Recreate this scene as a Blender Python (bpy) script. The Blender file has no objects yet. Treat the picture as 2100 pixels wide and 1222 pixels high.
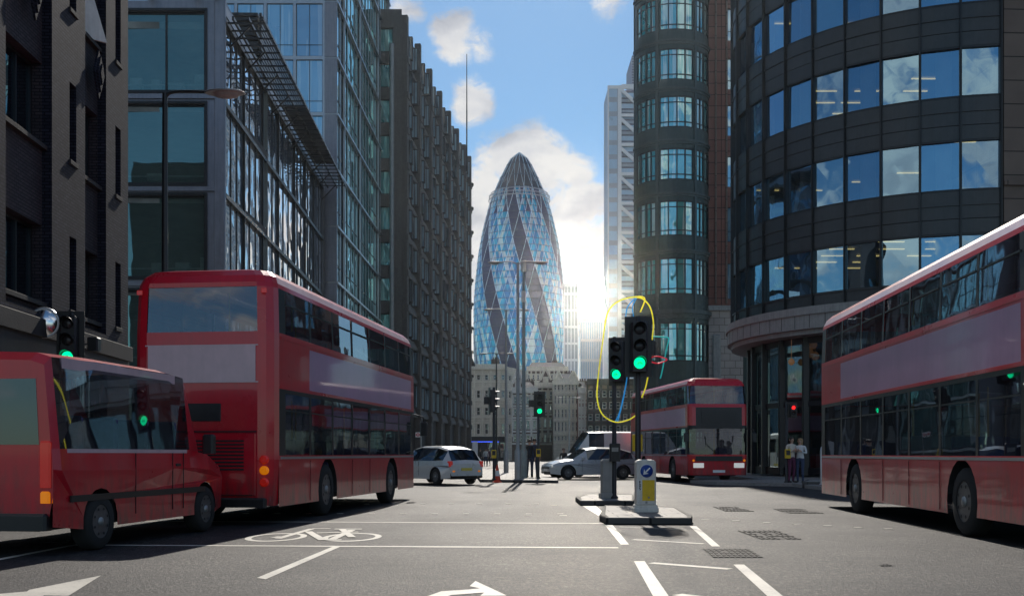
import bpy, bmesh, math, random
from mathutils import Vector, Matrix
random.seed(7)
R = math.radians
PI = math.pi
scene = bpy.context.scene
col = scene.collection
F, CX, HY, CH = 2200.0, 1050.0, 930.0, 1.2      # focal length, centre column, horizon row of the photograph, eye height

def gp(px, py, z=0.0):
    """the point of the street that the photograph shows there"""
    Y = (CH - z) * F / (py - HY)
    return ((px - CX) / F * Y, Y)

# ---------------------------------------------------------------- mesh builder
class MB:
    def __init__(s):
        s.v = []; s.f = []; s.m = []; s.sm = []
    def add(s, vs, fs, m=0, sm=False):
        b = len(s.v); s.v += [tuple(p) for p in vs]
        for f in fs:
            s.f.append([b + i for i in f]); s.m.append(m); s.sm.append(sm)
        return s
    def quad(s, a, b, c, d, m=0): return s.add([a, b, c, d], [(0, 1, 2, 3)], m)
    def poly(s, pts, m=0): return s.add(pts, [tuple(range(len(pts)))], m)
    def box(s, x0, x1, y0, y1, z0, z1, m=0):
        v = [(x0,y0,z0),(x1,y0,z0),(x1,y1,z0),(x0,y1,z0),(x0,y0,z1),(x1,y0,z1),(x1,y1,z1),(x0,y1,z1)]
        return s.add(v, [(0,3,2,1),(4,5,6,7),(0,1,5,4),(1,2,6,5),(2,3,7,6),(3,0,4,7)], m)
    def bbox(s, x0, x1, y0, y1, z0, z1, b=.02, m=0):
        """box with chamfered vertical and top edges"""
        o = [(x0+b,y0),(x1-b,y0),(x1,y0+b),(x1,y1-b),(x1-b,y1),(x0+b,y1),(x0,y1-b),(x0,y0+b)]
        i = [(min(max(x,x0+b),x1-b), min(max(y,y0+b),y1-b)) for x, y in o]
        n = 8
        v = [(x,y,z0) for x,y in o] + [(x,y,z1-b) for x,y in o] + [(x,y,z1) for x,y in i]
        fs = [tuple(range(n-1,-1,-1)), tuple(range(2*n,3*n))]
        for k in range(2):
            for j in range(n): fs.append((k*n+j, k*n+(j+1)%n, (k+1)*n+(j+1)%n, (k+1)*n+j))
        return s.add(v, fs, m)
    def prism(s, pts, z0, z1, m=0):
        n = len(pts)
        v = [(x,y,z0) for x,y in pts] + [(x,y,z1) for x,y in pts]
        fs = [tuple(range(n-1,-1,-1)), tuple(range(n,2*n))] + [(j,(j+1)%n,n+(j+1)%n,n+j) for j in range(n)]
        return s.add(v, fs, m)
    def cyl(s, p0, p1, r0, r1=None, n=12, m=0, cap=True):
        r1 = r0 if r1 is None else r1
        p0 = Vector(p0); p1 = Vector(p1); d = (p1-p0)
        if d.length < 1e-7: return s
        d.normalize(); a = d.orthogonal().normalized(); b = d.cross(a)
        v = []
        for p, r in ((p0,r0),(p1,r1)):
            for k in range(n):
                t = 2*PI*k/n; v.append(tuple(p + a*math.cos(t)*r + b*math.sin(t)*r))
        s.add(v, [(k,(k+1)%n,n+(k+1)%n,n+k) for k in range(n)], m, True)
        if cap:
            s.add(v[:n], [tuple(range(n-1,-1,-1))], m); s.add(v[n:], [tuple(range(n))], m)
        return s
    def tube(s, pts, r, n=8, m=0, closed=False):
        pts = [Vector(p) for p in pts]; N = len(pts); v = []; prev = None
        for i, p in enumerate(pts):
            if closed: t = pts[(i+1)%N] - pts[i-1]
            else: t = pts[min(i+1,N-1)] - pts[max(i-1,0)]
            t.normalize()
            a = (prev - t*prev.dot(t)).normalized() if prev is not None else t.orthogonal().normalized()
            prev = a; b = t.cross(a)
            rr = r[i] if isinstance(r, (list, tuple)) else r
            for k in range(n):
                q = 2*PI*k/n; v.append(tuple(p + a*math.cos(q)*rr + b*math.sin(q)*rr))
        fs = []
        for i in range(N if closed else N-1):
            for k in range(n):
                a0 = i*n; a1 = ((i+1)%N)*n
                fs.append((a0+k, a0+(k+1)%n, a1+(k+1)%n, a1+k))
        s.add(v, fs, m, True)
        if not closed:
            s.add(v[:n], [tuple(range(n-1,-1,-1))], m); s.add(v[-n:], [tuple(range(n))], m)
        return s
    def lathe(s, prof, c=(0,0,0), n=20, m=0, axis='z', smooth=True, cap=True):
        """prof: list of (radius, height)"""
        v = []
        for r, h in prof:
            for k in range(n):
                t = 2*PI*k/n; x, y = r*math.cos(t), r*math.sin(t)
                p = (x,y,h) if axis == 'z' else ((x,-h,y) if axis == 'y' else (h,x,y))
                v.append((p[0]+c[0],p[1]+c[1],p[2]+c[2]))
        fs = [(i*n+k, i*n+(k+1)%n, (i+1)*n+(k+1)%n, (i+1)*n+k) for i in range(len(prof)-1) for k in range(n)]
        s.add(v, fs, m, smooth)
        for i in (0, len(prof)-1):
            if cap and prof[i][0] > 1e-4: s.add(v[i*n:(i+1)*n], [tuple(range(n))], m)
        return s
    def data(s, name, mats):
        me = bpy.data.meshes.new(name); me.from_pydata(s.v, [], s.f)
        for m in mats: me.materials.append(m)
        me.polygons.foreach_set('material_index', s.m)
        me.polygons.foreach_set('use_smooth', s.sm)
        me.update()
        return me
    def build(s, name, mats, parent=None, loc=(0,0,0), rz=0.0):
        if not isinstance(mats, (list, tuple)): mats = [mats]
        return link(name, s.data(name, mats), parent, loc, rz)

def link(name, me, parent=None, loc=(0,0,0), rz=0.0):
    o = bpy.data.objects.new(name, me); col.objects.link(o)
    o.parent = parent; o.location = loc; o.rotation_euler = (0,0,rz)
    return o
def tag(o, label=None, cat=None, group=None, kind=None):
    if label: o['label'] = label
    if cat: o['category'] = cat
    if group: o['group'] = group
    if kind: o['kind'] = kind
    return o
def empty(name, loc, rz=0.0, label=None, cat=None, group=None):
    o = bpy.data.objects.new(name, None); col.objects.link(o)
    o.location = loc; o.rotation_euler = (0,0,rz); o.empty_display_size = .3
    return tag(o, label, cat, group)
def structure(o): o['kind'] = 'structure'; return o
def fixn(o):
    bm = bmesh.new(); bm.from_mesh(o.data); bmesh.ops.recalc_face_normals(bm, faces=bm.faces); bm.to_mesh(o.data); bm.free(); return o

# ---------------------------------------------------------------- materials
class NT:
    def __init__(s, nt): s.t = nt; s.n = nt.nodes; s.l = nt.links
    def N(s, typ, ins=None, **kw):
        nd = s.n.new(typ)
        for k, v in kw.items(): setattr(nd, k, v)
        for k, v in (ins or {}).items():
            if isinstance(v, bpy.types.NodeSocket): s.l.new(v, nd.inputs[k])
            else: nd.inputs[k].default_value = v
        return nd
    def math(s, op, a, b=0.0, c=None, clamp=False):
        ins = {0: a, 1: b}
        if c is not None: ins[2] = c
        return s.N('ShaderNodeMath', ins, operation=op, use_clamp=clamp).outputs[0]
    def mix(s, fac, a, b, blend='MIX'):
        nd = s.N('ShaderNodeMix', {0: fac, 6: a, 7: b}, data_type='RGBA', blend_type=blend)
        return nd.outputs[2]
    def ramp(s, fac, stops):
        nd = s.N('ShaderNodeValToRGB', {0: fac}); e = nd.color_ramp.elements
        e[0].position, e[0].color = stops[0]; e[1].position, e[1].color = stops[-1]
        for p, c in stops[1:-1]:
            q = e.new(p); q.color = c
        return nd.outputs[0]
def c4(c): return (c[0], c[1], c[2], 1.0)
def newmat(name):
    m = bpy.data.materials.new(name); m.use_nodes = True
    t = NT(m.node_tree); b = t.n['Principled BSDF']
    return m, t, b
def mk(name, c, rough=.6, metal=0.0, var=.12, scale=3.0, bump=0.0, bscale=40.0, spec=.5, coat=0.0, streak=0.0, emit=None, es=0.0):
    m, t, b = newmat(name)
    tc = t.N('ShaderNodeTexCoord').outputs['Object']
    n = t.N('ShaderNodeTexNoise', {'Vector': tc, 'Scale': scale, 'Detail': 6.0, 'Roughness': .65})
    dk = c4([x*(1-var) for x in c]); lt = c4([min(1, x*(1+var)) for x in c])
    cc = t.mix(t.ramp(n.outputs[0], [(.3, (0,0,0,1)), (.7, (1,1,1,1))]), dk, lt)
    if streak:
        mp = t.N('ShaderNodeMapping', {'Vector': tc, 'Scale': (6.0, 6.0, .35)})
        n2 = t.N('ShaderNodeTexNoise', {'Vector': mp.outputs[0], 'Scale': 2.0, 'Detail': 5.0})
        f = t.ramp(n2.outputs[0], [(.42, (0,0,0,1)), (.75, (1,1,1,1))])
        cc = t.mix(t.math('MULTIPLY', f, streak), cc, c4([x*.45 for x in c]))
    t.l.new(cc, b.inputs['Base Color'])
    b.inputs['Roughness'].default_value = rough; b.inputs['Metallic'].default_value = metal
    b.inputs['Specular IOR Level'].default_value = spec; b.inputs['Coat Weight'].default_value = coat
    b.inputs['Coat Roughness'].default_value = .05
    r2 = t.math('MULTIPLY_ADD', n.outputs[0], .25, rough-.12, clamp=True); t.l.new(r2, b.inputs['Roughness'])
    if bump:
        n3 = t.N('ShaderNodeTexNoise', {'Vector': tc, 'Scale': bscale, 'Detail': 4.0})
        bp = t.N('ShaderNodeBump', {'Height': n3.outputs[0], 'Strength': bump, 'Distance': .02})
        t.l.new(bp.outputs[0], b.inputs['Normal'])
    if emit:
        b.inputs['Emission Color'].default_value = c4(emit); b.inputs['Emission Strength'].default_value = es
    return m
def brickmat(name, c1, c2, mortar, bw=.225, rh=.075, ms=.012, bump=.5, rough=.75, frontal=False, off=.5, tvar=.3):
    """courses laid along the wall: local x (or y on return walls) and z"""
    m, t, b = newmat(name)
    tc = t.N('ShaderNodeTexCoord').outputs['Object']
    sp = t.N('ShaderNodeSeparateXYZ', {0: tc})
    v = t.N('ShaderNodeCombineXYZ', {0: t.math('ADD', sp.outputs[0], sp.outputs[1]), 1: sp.outputs[2]}).outputs[0]
    br = t.N('ShaderNodeTexBrick', {'Vector': v, 'Color1': c4(c1), 'Color2': c4(c2), 'Mortar': c4(mortar), 'Scale': 1.0,
        'Mortar Size': ms, 'Mortar Smooth': .1, 'Bias': 0.0, 'Brick Width': bw, 'Row Height': rh}, offset=off)
    n = t.N('ShaderNodeTexNoise', {'Vector': tc, 'Scale': .7, 'Detail': 6.0})
    cc = t.mix(t.math('MULTIPLY', t.ramp(n.outputs[0], [(.35, (0,0,0,1)), (.7, (1,1,1,1))]), tvar), br.outputs[0], c4([x*.4 for x in c1]))
    t.l.new(cc, b.inputs['Base Color'])
    b.inputs['Roughness'].default_value = rough; b.inputs['Specular IOR Level'].default_value = .15
    h = t.math('ADD', t.math('MULTIPLY', br.outputs[1], -1.0), t.math('MULTIPLY', t.N('ShaderNodeTexNoise', {'Vector': tc, 'Scale': 60.0}).outputs[0], .4))
    bp = t.N('ShaderNodeBump', {'Height': h, 'Strength': bump, 'Distance': .012}); t.l.new(bp.outputs[0], b.inputs['Normal'])
    return m
def glassmat(name, tint, see=(.1,.14,.15), gloss=.6, trans=.5, wave=.05, wscale=.6, rough=.015, blind_sheen=None):
    """window glass: a mirror-like outer face over a tinted body one can partly look through"""
    m, t, b = newmat(name)
    t.n.remove(b); out = t.n['Material Output']
    tc = t.N('ShaderNodeTexCoord').outputs['Object']
    oi = t.N('ShaderNodeObjectInfo')
    off = t.N('ShaderNodeVectorMath', {0: tc, 1: t.N('ShaderNodeCombineXYZ', {0: t.math('MULTIPLY', oi.outputs['Random'], 31.0), 1: 0.0, 2: t.math('MULTIPLY', oi.outputs['Random'], 17.0)}).outputs[0]}, operation='ADD').outputs[0]
    n = t.N('ShaderNodeTexNoise', {'Vector': off, 'Scale': wscale, 'Detail': 1.5})
    bp = t.N('ShaderNodeBump', {'Height': n.outputs[0], 'Strength': 1.0, 'Distance': wave}).outputs[0]
    tv = t.mix(oi.outputs['Random'], c4([x*.72 for x in tint]), c4([min(1, x*1.12) for x in tint]))
    gl = t.N('ShaderNodeBsdfGlossy', {'Color': tv, 'Roughness': rough, 'Normal': bp}).outputs[0]
    df = t.N('ShaderNodeBsdfDiffuse', {'Color': t.mix(n.outputs[0], c4([x*.5 for x in see]), c4(see))}).outputs[0]
    if blind_sheen:  # upright streaks: blinds, and painted reflections on the street glass
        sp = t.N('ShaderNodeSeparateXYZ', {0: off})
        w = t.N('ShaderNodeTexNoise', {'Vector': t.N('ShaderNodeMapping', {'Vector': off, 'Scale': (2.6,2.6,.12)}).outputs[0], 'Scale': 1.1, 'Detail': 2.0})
        df2 = t.N('ShaderNodeBsdfDiffuse', {'Color': c4(blind_sheen)}).outputs[0]
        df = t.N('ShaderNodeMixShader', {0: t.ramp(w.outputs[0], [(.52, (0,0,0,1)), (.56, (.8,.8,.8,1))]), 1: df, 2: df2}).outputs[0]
    tr = t.N('ShaderNodeBsdfTransparent', {'Color': c4([min(1, .45+x) for x in see])}).outputs[0]
    body = t.N('ShaderNodeMixShader', {0: trans, 1: df, 2: tr}).outputs[0]
    lw = t.N('ShaderNodeLayerWeight', {'Blend': .35, 'Normal': bp})
    fac = t.math('MULTIPLY_ADD', lw.outputs['Facing'], (1-gloss)*.9, gloss, clamp=True)
    sh = t.N('ShaderNodeMixShader', {0: fac, 1: body, 2: gl}).outputs[0]
    t.l.new(sh, out.inputs['Surface'])
    return m
def emitmat(name, c, s, edge=None):
    m, t, b = newmat(name)
    b.inputs['Base Color'].default_value = c4([x*.3 for x in c]); b.inputs['Roughness'].default_value = .25
    tc = t.N('ShaderNodeTexCoord').outputs['Object']
    n = t.N('ShaderNodeTexNoise', {'Vector': tc, 'Scale': 60.0})
    b.inputs['Emission Color'].default_value = c4(c)
    t.l.new(t.math('MULTIPLY_ADD', n.outputs[0], s*.6, s*.7), b.inputs['Emission Strength'])
    return m

M = {}
M['brick'] = brickmat('dark_brick', (.018,.02,.034), (.038,.04,.062), (.007,.008,.012), bump=.25)
M['brickrecess'] = brickmat('shaded_brick', (.045,.04,.048), (.07,.06,.068), (.02,.02,.024))
M['render'] = mk('dark_render', (.05,.05,.056), .7, var=.2, bump=.2, streak=.3)
M['darkmetal'] = mk('dark_metal', (.035,.037,.04), .42, .6, var=.2)
M['black'] = mk('black_paint', (.018,.018,.02), .4, var=.25, scale=9)
M['blackmat'] = mk('black_rubber', (.02,.02,.022), .8, var=.2)
M['steel'] = mk('steel_cladding', (.24,.25,.29), .42, .55, var=.1, streak=.35)
M['alu'] = mk('aluminium', (.42,.44,.47), .35, .8, var=.1)
M['galv'] = mk('galvanised_steel', (.34,.35,.35), .5, .6, var=.15, streak=.2)
M['polepaint'] = mk('grey_green_pole_paint', (.26,.3,.29), .5, 0, var=.15, streak=.3)
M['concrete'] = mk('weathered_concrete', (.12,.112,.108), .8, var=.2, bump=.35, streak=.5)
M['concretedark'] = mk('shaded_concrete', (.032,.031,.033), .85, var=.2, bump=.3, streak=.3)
M['cladding'] = mk('dark_grey_panel', (.055,.061,.065), .42, .3, var=.15, streak=.22, bump=.06, bscale=6)
M['claddingedge'] = mk('dark_mullion', (.04,.043,.046), .4, .5, var=.1)
M['ledge'] = mk('pale_ledge_stone', (.3,.31,.3), .55, var=.15, streak=.45)
M['greenmetal'] = mk('grey_green_panel', (.045,.075,.075), .45, .25, var=.15, streak=.3)
M['greenmetalhi'] = mk('grey_green_trim', (.07,.096,.098), .42, .3, var=.12, streak=.3)
M['granite'] = brickmat('red_granite', (.22,.105,.085), (.26,.13,.105), (.03,.025,.025), bw=1.1, rh=.95, ms=.03, bump=.4, rough=.45, off=0.0)
M['brownstone'] = brickmat('brown_granite', (.17,.135,.115), (.2,.16,.135), (.03,.028,.026), bw=1.15, rh=.98, ms=.022, bump=.4, rough=.5, off=0.0)
M['whitestone'] = brickmat('pale_stone_block', (.42,.38,.35), (.48,.44,.4), (.12,.11,.1), bw=.9, rh=.6, ms=.02, bump=.4, rough=.6)
M['stone'] = brickmat('cream_stone', (.66,.6,.5), (.74,.68,.57), (.4,.36,.3), bw=1.2, rh=.45, ms=.02, bump=.4)
M['stonetrim'] = mk('cream_stone_trim', (.76,.71,.6), .7, var=.15, streak=.5)
M['redbrick'] = brickmat('old_red_brick', (.24,.1,.07), (.3,.14,.1), (.1,.08,.07), bw=.4, rh=.15)
M['dimbrick'] = brickmat('sooty_brick', (.17,.125,.1), (.22,.16,.13), (.05,.04,.04), bw=.4, rh=.15)
M['slate'] = mk('slate_roof', (.07,.075,.085), .6, var=.25, bump=.4, bscale=8)
M['whitetrim'] = mk('white_paint_trim', (.72,.7,.66), .6, var=.12, streak=.3)
M['heronwhite'] = mk('white_brace_steel', (.88,.88,.9), .5, var=.05)
M['herongrey'] = mk('pale_grey_facade', (.46,.49,.55), .5, .1, var=.08, scale=.3)
M['heroninner'] = mk('grey_floor_band', (.26,.25,.3), .5, var=.25, scale=1.5)
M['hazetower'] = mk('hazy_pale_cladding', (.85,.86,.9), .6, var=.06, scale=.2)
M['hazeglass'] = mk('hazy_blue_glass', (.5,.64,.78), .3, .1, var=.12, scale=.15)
M['g_blue'] = glassmat('blue_reflective_glass', (.68,.9,1.0), (.22,.5,.78), .5, .05, .03, .5, blind_sheen=(.5,.66,.78))
M['g_drum'] = glassmat('curved_tower_glass', (.46,.74,1.0), (.1,.14,.15), .48, .94, .025, .5)
M['g_green'] = glassmat('green_tinted_glass', (.6,1.0,.96), (.16,.5,.48), .45, .05, .03, .6, blind_sheen=(.5,.8,.72))
M['g_bow'] = glassmat('teal_bay_glass', (.6,1.0,.98), (.12,.62,.6), .45, .0, .03, .8, blind_sheen=(.9,1.0,.92))
M['g_front'] = glassmat('office_glass', (.55,.85,.78), (.26,.38,.34), .24, .68, .02, .4)
M['g_side'] = glassmat('rippled_street_glass', (.95,1.0,1.0), (.3,.42,.6), .6, .05, .1, .55, .02, blind_sheen=(.9,.94,1.0))  # pale streaks put bright reflections into the colour of this glass
M['g_dark'] = glassmat('dark_window_glass', (.4,.5,.58), (.02,.025,.03), .4, .3, .02, .5)
M['g_conc'] = glassmat('recessed_window_glass', (.8,.93,1.0), (.34,.48,.68), .45, .05, .03, .8, blind_sheen=(.6,.66,.72))
M['g_bay'] = glassmat('bay_light_glass', (.85,.97,1.0), (.6,.85,1.0), .4, .0, .03, .8, blind_sheen=(.02,.03,.04))
M['g_far'] = glassmat('far_window_glass', (.3,.36,.42), (.03,.035,.04), .35, 0.0, .01, 1.0)
M['g_bus'] = glassmat('bus_window_glass', (.5,.54,.6), (.22,.2,.23), .16, .93, .006, .8)
M['g_car'] = glassmat('car_window_glass', (.26,.3,.34), (.02,.024,.028), .22, .3, .004, 1.0)
M['g_shop'] = glassmat('shopfront_glass', (.5,.6,.62), (.06,.07,.07), .3, .92, .01, .5)
M['red'] = mk('bus_red_paint', (.6,.006,.022), .3, var=.1, coat=.5, streak=.12, scale=1.2)
def grime(m):
    t = NT(m.node_tree); b = t.n['Principled BSDF']; src = b.inputs['Base Color'].links[0].from_socket
    tc = t.N('ShaderNodeTexCoord').outputs['Object']; z = t.N('ShaderNodeSeparateXYZ', {0: tc}).outputs[2]
    n = t.N('ShaderNodeTexNoise', {'Vector': t.N('ShaderNodeMapping', {'Vector': tc, 'Scale': (3.0,3.0,.8)}).outputs[0], 'Scale': 2.5, 'Detail': 8.0, 'Roughness': .7}).outputs[0]
    low = t.N('ShaderNodeMapRange', {0: z, 1: 1.15, 2: .3, 3: .0, 4: .75}).outputs[0]
    f = t.math('ADD', t.math('MULTIPLY', low, t.ramp(n, [(.35,(0,0,0,1)),(.62,(1,1,1,1))])), t.math('MULTIPLY', t.ramp(n, [(.55,(0,0,0,1)),(.75,(1,1,1,1))]), .18), clamp=True)
    t.l.new(t.mix(f, src, (.06,.045,.04,1)), b.inputs['Base Color'])
grime(M['red'])
M['darkred'] = mk('maroon_paint', (.2,.006,.02), .35, var=.15, coat=.5, streak=.2)
M['pinkad'] = mk('lavender_advert_panel', (.52,.29,.44), .35, var=.14, scale=.8, coat=.3, streak=.1)
M['paleband'] = mk('silver_pink_band', (.62,.42,.46), .35, var=.1, coat=.3, streak=.1)
M['white'] = mk('white_vehicle_paint', (.72,.72,.7), .3, var=.05, coat=.6, streak=.1)
M['silver'] = mk('silver_car_paint', (.5,.51,.52), .3, .25, var=.08, coat=.8)
M['greycar'] = mk('graphite_car_paint', (.09,.1,.11), .28, .5, var=.08, coat=.8)
M['tyre'] = mk('tyre_rubber', (.022,.022,.022), .85, var=.2)
M['rim'] = mk('wheel_rim', (.13,.13,.135), .45, .5, var=.3, scale=8)
M['seatblue'] = mk('bus_seat_fabric', (.05,.05,.12), .9, var=.3, scale=12)
M['interior'] = mk('bus_interior_panel', (.16,.15,.16), .7, var=.15)
M['pole_y'] = mk('yellow_grab_pole', (.75,.5,.04), .4)
M['yellow'] = mk('yellow_plastic', (.72,.48,.012), .45, var=.12, scale=8, streak=.15)
M['plate_y'] = mk('yellow_number_plate', (.75,.6,.1), .45, var=.05)
M['bollwhite'] = mk('dirty_white_plastic', (.66,.65,.6), .5, var=.15, streak=.35, scale=5)
M['bollgrey'] = mk('grey_plastic', (.34,.34,.32), .55, var=.15, streak=.3)
M['signblue'] = mk('sign_blue', (.01,.06,.3), .35, var=.1)
M['signwhite'] = mk('sign_white', (.8,.8,.8), .4, var=.05)
M['signblack'] = mk('sign_black', (.02,.02,.02), .5)
M['signred'] = mk('sign_red', (.6,.01,.02), .4, var=.06)
M['conered'] = mk('cone_orange_red', (.7,.06,.02), .5, var=.12)
M['mirror'] = mk('mirror_glass', (.9,.9,.9), .15, 1.0, var=.02, spec=.5)
M['green_on'] = emitmat('green_signal_light', (.0,1.0,.36), 1.5)
M['red_on'] = emitmat('red_signal_light', (1.0,.02,.02), 1.6)
M['lens_off'] = mk('dark_signal_lens', (.03,.028,.03), .3, var=.2)
M['tail'] = mk('tail_lamp_red', (.5,.01,.01), .25, var=.1, coat=.6, emit=(1,.03,.01), es=.12)
M['amber'] = mk('amber_lamp', (.8,.25,.01), .25, var=.1, emit=(1,.25,.0), es=.35)
M['headlamp'] = mk('head_lamp_glass', (.7,.7,.72), .15, .3, var=.05, coat=.8, emit=(1,1,.95), es=.3)
M['strip'] = emitmat('office_strip_light', (1.0,.8,.3), 1.3)
M['warm'] = emitmat('warm_pendant_light', (.8,.42,.2), .1)
M['bluelight'] = emitmat('blue_shop_light', (.05,.12,1.0), 1.5)
M['cable_y'] = mk('yellow_tube', (.9,.75,.03), .4, var=.08, emit=(1,.85,.05), es=.45)  # own glow added to the coloured tubes to make them brighter
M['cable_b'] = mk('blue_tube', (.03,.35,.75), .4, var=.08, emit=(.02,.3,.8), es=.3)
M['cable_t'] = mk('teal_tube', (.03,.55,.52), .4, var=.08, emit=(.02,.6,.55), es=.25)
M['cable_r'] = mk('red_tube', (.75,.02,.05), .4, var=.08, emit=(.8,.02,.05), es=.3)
M['paint'] = None
M['skin'] = mk('skin', (.5,.3,.22), .55, var=.08)
M['hair'] = mk('dark_hair', (.04,.025,.018), .6, var=.3, scale=30)
M['hairfair'] = mk('fair_hair', (.35,.22,.1), .6, var=.3, scale=30)
M['navy'] = mk('navy_cloth', (.02,.03,.06), .85, var=.2, scale=15)
M['denim'] = mk('denim_cloth', (.05,.07,.13), .85, var=.2, scale=15)
M['coat'] = mk('black_coat_cloth', (.022,.022,.026), .9, var=.2, scale=15)
M['cream'] = mk('cream_cloth', (.62,.55,.47), .85, var=.12, scale=15)
M['whitecloth'] = mk('white_cloth', (.68,.68,.68), .85, var=.1, scale=15)
M['plum'] = mk('plum_cloth', (.12,.03,.07), .85, var=.2, scale=15)
M['shoe'] = mk('dark_leather', (.03,.022,.018), .5, var=.2)
M['ceil'] = mk('office_ceiling', (.3,.31,.3), .8, var=.08)
M['officefloor'] = mk('office_carpet', (.06,.06,.065), .9, var=.2)
M['officewall'] = mk('office_wall', (.2,.22,.21), .8, var=.4, scale=.6)
M['officecol'] = mk('office_column', (.52,.56,.55), .7, var=.06)
M['desk'] = mk('office_desk', (.4,.42,.42), .6, var=.3, scale=2)

def asphalt():
    m, t, b = newmat('asphalt')
    tc = t.N('ShaderNodeTexCoord').outputs['Object']
    n1 = t.N('ShaderNodeTexNoise', {'Vector': t.N('ShaderNodeMapping', {'Vector': tc, 'Scale': (1.0,.3,1.0)}).outputs[0], 'Scale': 24.0, 'Detail': 5.0, 'Roughness': .95}).outputs[0]
    n2 = t.N('ShaderNodeTexNoise', {'Vector': tc, 'Scale': .35, 'Detail': 7.0, 'Roughness': .6, 'Distortion': .6}).outputs[0]
    v1 = t.N('ShaderNodeTexVoronoi', {'Vector': tc, 'Scale': 34.0})
    n4 = t.N('ShaderNodeTexNoise', {'Vector': tc, 'Scale': 13.0, 'Detail': 6.0, 'Roughness': .9}).outputs[0]
    base = t.ramp(n1, [(.43, (.002,.002,.003,1)), (.51, (.017,.016,.018,1)), (.61, (.15,.14,.13,1))])
    chips = t.ramp(t.N('ShaderNodeSeparateColor', {0: v1.outputs['Color']}).outputs[0], [(.8, (0,0,0,1)), (.9, (1,1,1,1))])
    base = t.mix(t.math('MULTIPLY', chips, .45), base, (.24,.225,.2,1))
    base = t.mix(t.ramp(n4, [(.4, (1,1,1,1)), (.5, (0,0,0,1))]), base, (.012,.012,.014,1))
    base = t.mix(t.math('MULTIPLY', t.ramp(n2, [(.32, (0,0,0,1)), (.68, (1,1,1,1))]), .45), base, (.045,.045,.05,1))
    mp = t.N('ShaderNodeMapping', {'Vector': tc, 'Scale': (1.1, .045, 1.0)})
    n3 = t.N('ShaderNodeTexNoise', {'Vector': mp.outputs[0], 'Scale': 1.0, 'Detail': 4.0}).outputs[0]
    base = t.mix(t.math('MULTIPLY', t.ramp(n3, [(.4, (0,0,0,1)), (.62, (1,1,1,1))]), .4), base, (.026,.026,.03,1))
    vc = t.N('ShaderNodeTexVoronoi', {'Vector': t.N('ShaderNodeVectorMath', {0: tc, 1: t.N('ShaderNodeTexNoise', {'Vector': tc, 'Scale': 1.4, 'Detail': 4.0}).outputs[1]}, operation='ADD').outputs[0], 'Scale': .14}, feature='DISTANCE_TO_EDGE')
    crack = t.ramp(vc.outputs[0], [(.0, (1,1,1,1)), (.0055, (0,0,0,1))])
    base = t.mix(t.math('MULTIPLY', crack, .7), base, (.01,.01,.011,1))
    n5 = t.N('ShaderNodeTexNoise', {'Vector': tc, 'Scale': .9, 'Detail': 5.0, 'Distortion': 1.2}).outputs[0]
    base = t.mix(t.math('MULTIPLY', t.ramp(n5, [(.55, (0,0,0,1)), (.6, (1,1,1,1))]), .65), base, (.02,.02,.022,1))
    pv = t.N('ShaderNodeTexBrick', {'Vector': t.N('ShaderNodeMapping', {'Vector': tc, 'Location': (1.3,.7,0)}).outputs[0], 'Color1': (0,0,0,1), 'Color2': (1,1,1,1), 'Mortar': (.5,.5,.5,1), 'Scale': 1.0, 'Mortar Size': .012, 'Brick Width': 7.3, 'Row Height': 4.1})
    base = t.mix(t.math('MULTIPLY', t.ramp(pv.outputs[0], [(.72, (0,0,0,1)), (.74, (1,1,1,1))]), .3), base, (.03,.03,.033,1))
    base = t.mix(t.math('MULTIPLY', pv.outputs[1], .6), base, (.012,.012,.013,1))
    t.l.new(base, b.inputs['Base Color'])
    t.l.new(t.math('MULTIPLY_ADD', n2, .2, .52), b.inputs['Roughness'])
    b.inputs['Specular IOR Level'].default_value = .2
    h = t.math('ADD', n1, t.math('MULTIPLY', v1.outputs[0], .5))
    bp = t.N('ShaderNodeBump', {'Height': h, 'Strength': .8, 'Distance': .02}); t.l.new(bp.outputs[0], b.inputs['Normal'])
    return m
def roadpaint(name='road_paint', c=(.62,.58,.5)):
    m, t, b = newmat(name)
    tc = t.N('ShaderNodeTexCoord').outputs['Object']
    n1 = t.N('ShaderNodeTexNoise', {'Vector': tc, 'Scale': 24.0, 'Detail': 7.0, 'Roughness': .8}).outputs[0]
    n2 = t.N('ShaderNodeTexNoise', {'Vector': tc, 'Scale': 1.2, 'Detail': 3.0}).outputs[0]
    cc = t.mix(t.ramp(n2, [(.3, (0,0,0,1)), (.7, (1,1,1,1))]), c4([x*.72 for x in c]), c4(c))
    w = t.ramp(t.math('ADD', n1, t.math('MULTIPLY', n2, .25)), [(.5, (1,1,1,1)), (.6, (0,0,0,1))])
    cc = t.mix(t.math('MULTIPLY', w, .42), cc, (.09,.088,.085,1))
    t.l.new(cc, b.inputs['Base Color']); b.inputs['Roughness'].default_value = .6
    return m
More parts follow.
